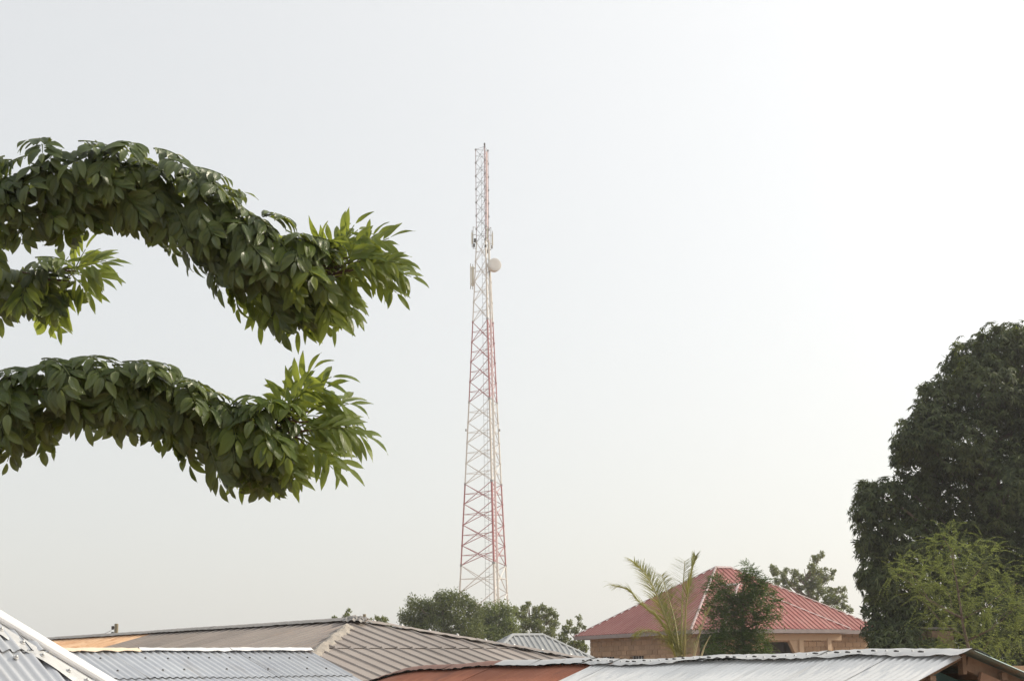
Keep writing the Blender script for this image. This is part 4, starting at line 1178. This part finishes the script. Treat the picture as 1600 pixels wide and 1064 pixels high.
frond([(1062,1034),(1058,995),(1052,961),(1041,922),(1034,898)], [0,.2,.5,.8,1.1], 0.50, seed=3, droop=0.5)
frond([(1064,1034),(1065,1000),(1066,940),(1068,905),(1070,876)], [0,.1,.3,.5,.7], 0.48, seed=4, droop=0.3)
frond([(1068,1034),(1070,1010),(1072,948),(1080,894),(1087,868)], [0,-.1,-.3,-.5,-.6], 0.50, seed=5, droop=0.4)
frond([(1060,1034),(1048,1010),(1030,990),(1010,985),(995,992)], [0,-.3,-.7,-1.1,-1.4], 0.45, seed=6, droop=1.0)
frond([(1082,1036),(1088,1010),(1094,987),(1101,966),(1110,950)], [-.3,-.3,-.4,-.4,-.5], 0.22, dry=True, seed=7)
frond([(1092,1038),(1100,1012),(1110,992)], [-.4,-.4,-.5], 0.0, dry=True, seed=8)
frond([(1062,1034),(1050,1000),(1044,965),(1030,938)], [0,.4,.9,1.4], 0.45, seed=9, droop=0.8)

# ------------------------------------------------------------------ leafy tree at left (branches reaching in)
YL = 5.3
tx = at(-420, 1000, YL+0.3)
bigtree = thing('broadleaf_tree', (tx.x, tx.y, 0), 'near tree at left reaching in with thick drooping branches of large glossy leaves', 'tree')
m = MB()
tz = at(-420, 700, YL+0.3).z
m.tube([(tx.x, tx.y, -0.2), (tx.x+0.03, tx.y, 1.2), (tx.x-0.02, tx.y+0.02, 2.6), (tx.x+0.03, tx.y, tz), (tx.x, tx.y+0.05, tz+1.2), (tx.x+0.1, tx.y, tz+2.2)], [0.20, 0.16, 0.14, 0.12, 0.08, 0.03], 12)
m.build('trunk', MT['bark'], bigtree, True)

LPROF = [(0.0, 0.05), (0.10, 0.48), (0.26, 0.88), (0.44, 1.0), (0.62, 0.90), (0.78, 0.62), (0.90, 0.26), (1.0, 0.0)]
def add_leaflet(V, Fq, UVs, p, D, Nn, ln, wd, curl, fold, r):
    D = D.normalized(); S = D.cross(Nn)
    if S.length < 1e-3: S = D.cross(Vector((1,0,0)))
    S.normalize(); Nn = S.cross(D).normalized()
    b0 = len(V)
    cf, sf = math.cos(fold), math.sin(fold)
    q = p.copy(); d = D.copy(); n = Nn.copy(); t0 = 0
    wav = r.uniform(0, 6)
    for k, (t, w) in enumerate(LPROF):
        st = (t-t0)*ln
        q = q + d*st
        a = -curl*(t-t0)
        d, n = (d*math.cos(a) + n*math.sin(a)), (n*math.cos(a) - d*math.sin(a))
        hw = wd*0.5*w
        ru = 0.05*wd*math.sin(wav + 9*t)
        V += [q + S*hw*cf + n*(hw*sf + ru), q.copy(), q - S*hw*cf + n*(hw*sf - ru)]
        UVs += [(t, w), (t, 0.0), (t, -w)]
        t0 = t
    for k in range(len(LPROF)-1):
        a = b0+3*k
        Fq += [(a, a+1, a+4, a+3), (a+1, a+2, a+5, a+4)]

def compound_leaf(branch, p, D, up, length, pairs, llen, lwid, droop, ldroop, mat, r, name='leaf', fwd=(0.35,0.7), raw=False):
    """a pinnate leaf: stalk from p along D, with leaflets that hang."""
    V, Fq, UVs = [], [], []
    D = D.normalized()
    pts = [p.copy()]; d = D.copy(); q = p.copy()
    steps = pairs+1
    nodes_ = []
    for i in range(steps):
        d = (d - UP*droop/steps).normalized()
        q = q + d*(length/steps)
        pts.append(q.copy()); nodes_.append((q.copy(), d.copy()))
    for i, (q, d) in enumerate(nodes_):
        S = d.cross(up)
        if S.length < 0.05: S = d.cross(Vector((1,0,0)))
        S.normalize(); N0 = S.cross(d).normalized()
        if N0.dot(up) < 0: N0 = -N0
        t = i/max(1, steps-1)
        sc_ = (0.78 + 0.35*math.sin(math.pi*(0.15+0.75*t)))*r.uniform(0.85,1.12)
        if i == steps-1:
            dirs = [d + UP*-ldroop*0.4]
        else:
            dirs = [d*r.uniform(*fwd) + S*s*r.uniform(0.75,1.0) - UP*ldroop*r.uniform(0.6,1.3) for s in (-1, 1)]
        for dd_ in dirs:
            dd_ = dd_ + Vector((r.uniform(-.12,.12), r.uniform(-.12,.12), r.uniform(-.12,.12)))
            dd_.normalize()
            Nl = N0*0.9 + d*0.35*r.uniform(0.2,1.2) + UP*0.25 + Vector((r.uniform(-.2,.2), r.uniform(-.2,.2), r.uniform(-.1,.1)))
            add_leaflet(V, Fq, UVs, q + dd_*0.006, dd_, Nl, llen*sc_, lwid*sc_*r.uniform(0.9,1.1), r.uniform(0.3,1.0), r.uniform(0.15,0.4), r)
    nleaf = len(V)
    # stalk
    m = MB(); m.tube(pts, [0.0030*(1-0.6*i/len(pts)) for i in range(len(pts))], 4, cap=False)
    if raw: return V, Fq, UVs
    V2 = np.array([tuple(v) for v in V] + m.v)
    F2 = np.array(Fq + [tuple(i+nleaf for i in f) for f in m.f])
    uv = np.array(UVs + [(0.5, 0.0)]*len(m.v))
    return mesh_np(name, V2, F2, mat, branch, smooth=True, uv=uv)

def leaf_geo(*a, **k):
    """a leaf as bare geometry, for the inner leaves that are joined"""
    return compound_leaf(*a, **k, raw=True)
INNER = ([], [], [])
def leafy_branch(pix, dys, radii, n, seed, tipfrac, leaflen=0.15, llen=0.076, lwid=0.029, stemr=0.010, start=0.0, tip_n=26, tip_at=(520,430), tip_spread=55, tip_out=0.2, inner=40):
    r = random.Random(seed)
    sp = spline([at(x, y, YL+dy) for (x, y), dy in zip(pix, dys)], 60)
    m = MB(); m.tube(sp, [stemr*(1-0.8*i/60)+0.003 for i in range(61)], 7)
    br_ = m.build('branch', MT['twig'], bigtree, True)
    radf = lambda t: np.interp(t, [q[0] for q in radii], [q[1] for q in radii])*mpp(YL)
    body = n - tip_n
    ga = 2.39996
    for k in range(body + inner):
        deep = k >= body
        t = start + (tipfrac-start)*((k+r.random())/body if not deep else r.random())
        u = t*60; i = min(int(u), 59); p = sp[i].lerp(sp[i+1], u-i)
        tg = (sp[min(i+2,60)]-sp[max(i-2,0)]).normalized()
        sd = tg.cross(UP).normalized()            # towards the camera for a branch running right
        if sd.y > 0: sd = -sd
        upv = sd.cross(tg); upv = upv if upv.z > 0 else -upv
        ph = k*ga + r.uniform(-.3,.3)
        c_, s_ = math.cos(ph), math.sin(ph)
        if s_ < -0.25 and r.random() < 0.5: s_ = -s_           # somewhat fuller on the open side
        O = (upv*c_ + sd*s_).normalized()
        Cd = (-UP + O*O.z)                         # downhill round the sleeve of leaves
        Cd = Cd.normalized() if Cd.length > 0.2 else sd.copy()
        Rr = radf(t)*(r.uniform(0.25, 0.6) if deep else r.uniform(0.62, 1.0))
        pb_ = p + O*Rr + upv*radf(t)*0.22
        D = tg*r.uniform(-0.45,1.0) + Cd*r.uniform(0.0,0.8) + O*r.uniform(0.05,0.4)
        if math.hypot(D.x, D.y) < 0.35: D += tg*0.5 + sd*0.3
        D.z = min(D.z, 0.08)
        ldr = r.uniform(0.15,0.55) if c_ > 0.4 else r.uniform(0.3,0.8)
        args = (br_, pb_, D, (O*0.9+UP*0.35).normalized(), leaflen*r.uniform(0.7,1.1), r.choice((5,5,6)), llen*r.uniform(.78,1.15), lwid*r.uniform(.85,1.15), r.uniform(0.25,0.7), ldr)
        mt_ = MT['leaf'] if t < tipfrac*0.82 or r.random() < 0.4 else MT['leaf_tip']
        if deep:
            v_, f_, u_ = leaf_geo(*args, mt_, r)
            o_ = len(INNER[0]); INNER[0].extend(v_); INNER[1].extend([tuple(a+o_ for a in f) for f in f_]); INNER[2].extend(u_)
        else:
            compound_leaf(*args, mt_, r)
    # twigs fanning out at the tip with open leaves
    RIGHT = Vector((1,0,0)); BACK = Vector((0,1,0))
    for k in range(tip_n):
        q_ = (k*0.618034) % 1.0
        th = R(-112 + 200*q_)
        O = RIGHT*math.cos(th) + UP*math.sin(th) + BACK*r.uniform(-.55,.45)
        O.normalize()
        lft = r.uniform(0.0,1.2)*(1.0 if th < 0 else 0.5)*(1 - 0.6*max(0.0, math.cos(th)))
        ctr = at(tip_at[0] - tip_spread*lft, tip_at[1]+r.uniform(-16,16), YL+dys[-1]+r.uniform(-.06,.06))
        tw = ctr + O*tip_out*r.uniform(0.05,0.9)*(0.6 if abs(th) < 0.8 else 0.38)
        mm = MB(); mm.tube([ctr - RIGHT*0.03, ctr.lerp(tw, 0.5)+UP*0.004, tw], [0.003,0.0028,0.0022], 5)
        mm.build('twig', MT['twig'], br_, True)
        compound_leaf(br_, tw, O + UP*0.12, (UP*0.35 - BACK*0.75 + O*0.2).normalized(), leaflen*r.uniform(0.7,1.0), r.choice((3,3,4)), llen*r.uniform(1.1,1.45), lwid*0.85, r.uniform(0.15,0.8), r.uniform(0.1,0.6), MT['leaf_tip'], r, fwd=(0.6,1.1))
    return br_

leafy_branch([(-420,560),(-250,460),(-90,385),(0,326),(100,287),(200,291),(280,325),(350,378),(420,425),(480,435),(530,425)],
             [.3,.15,.0,-.05,-.08,-.05,0,.02,.05,.08,.1],
             [(0,40),(0.3,62),(0.5,64),(0.62,60),(0.72,64),(0.82,64),(0.9,58),(1.0,40)], 172, 5, 0.90, start=0.26, tip_n=38, tip_at=(540,420), tip_spread=110, tip_out=0.28, inner=150)
leafy_branch([(-420,860),(-250,760),(-90,690),(0,648),(90,605),(180,606),(260,623),(330,662),(390,684),(440,684),(480,672)],
             [.2,.1,-.1,-.2,-.22,-.2,-.15,-.1,-.08,-.05,-.05],
             [(0,40),(0.3,56),(0.5,42),(0.62,42),(0.75,54),(0.85,56),(0.93,50),(1.0,34)], 108, 6, 0.88, start=0.26, tip_n=30, tip_at=(472,668), tip_spread=85, tip_out=0.26, inner=100)
leafy_branch([(-420,640),(-250,530),(-120,475),(-20,448),(50,438),(95,438)],
             [.6,.55,.5,.45,.4,.4],
             [(0,30),(0.5,34),(0.8,34),(1.0,25)], 20, 7, 0.9, start=0.55, tip_n=9, llen=0.08, tip_at=(112,434), tip_spread=60, tip_out=0.08, inner=16)
o = mesh_np('inner_leaves', np.array([tuple(v) for v in INNER[0]]), np.array(INNER[1]), MT['leaf'], bigtree, smooth=True, uv=np.array(INNER[2]))
o['kind'] = 'stuff'

# ------------------------------------------------------------------ dusty air
hz = MB(); hz.box((0, 160, 33), (700, 520, 70))
hzo = hz.build('haze', None, None)
hm = bpy.data.materials.new('dusty_air'); hm.use_nodes = True
hnt = hm.node_tree
hnt.nodes.remove(hnt.nodes['Principled BSDF'])
hv = hnt.nodes.new('ShaderNodeVolumePrincipled')
hv.inputs['Color'].default_value = (0.93, 0.95, 0.97, 1)
hv.inputs['Density'].default_value = 0.0007
hv.inputs['Anisotropy'].default_value = 0.4
hnt.links.new(hv.outputs[0], hnt.nodes['Material Output'].inputs['Volume'])
hzo.data.materials.append(hm)
tag(hzo, kind='stuff')
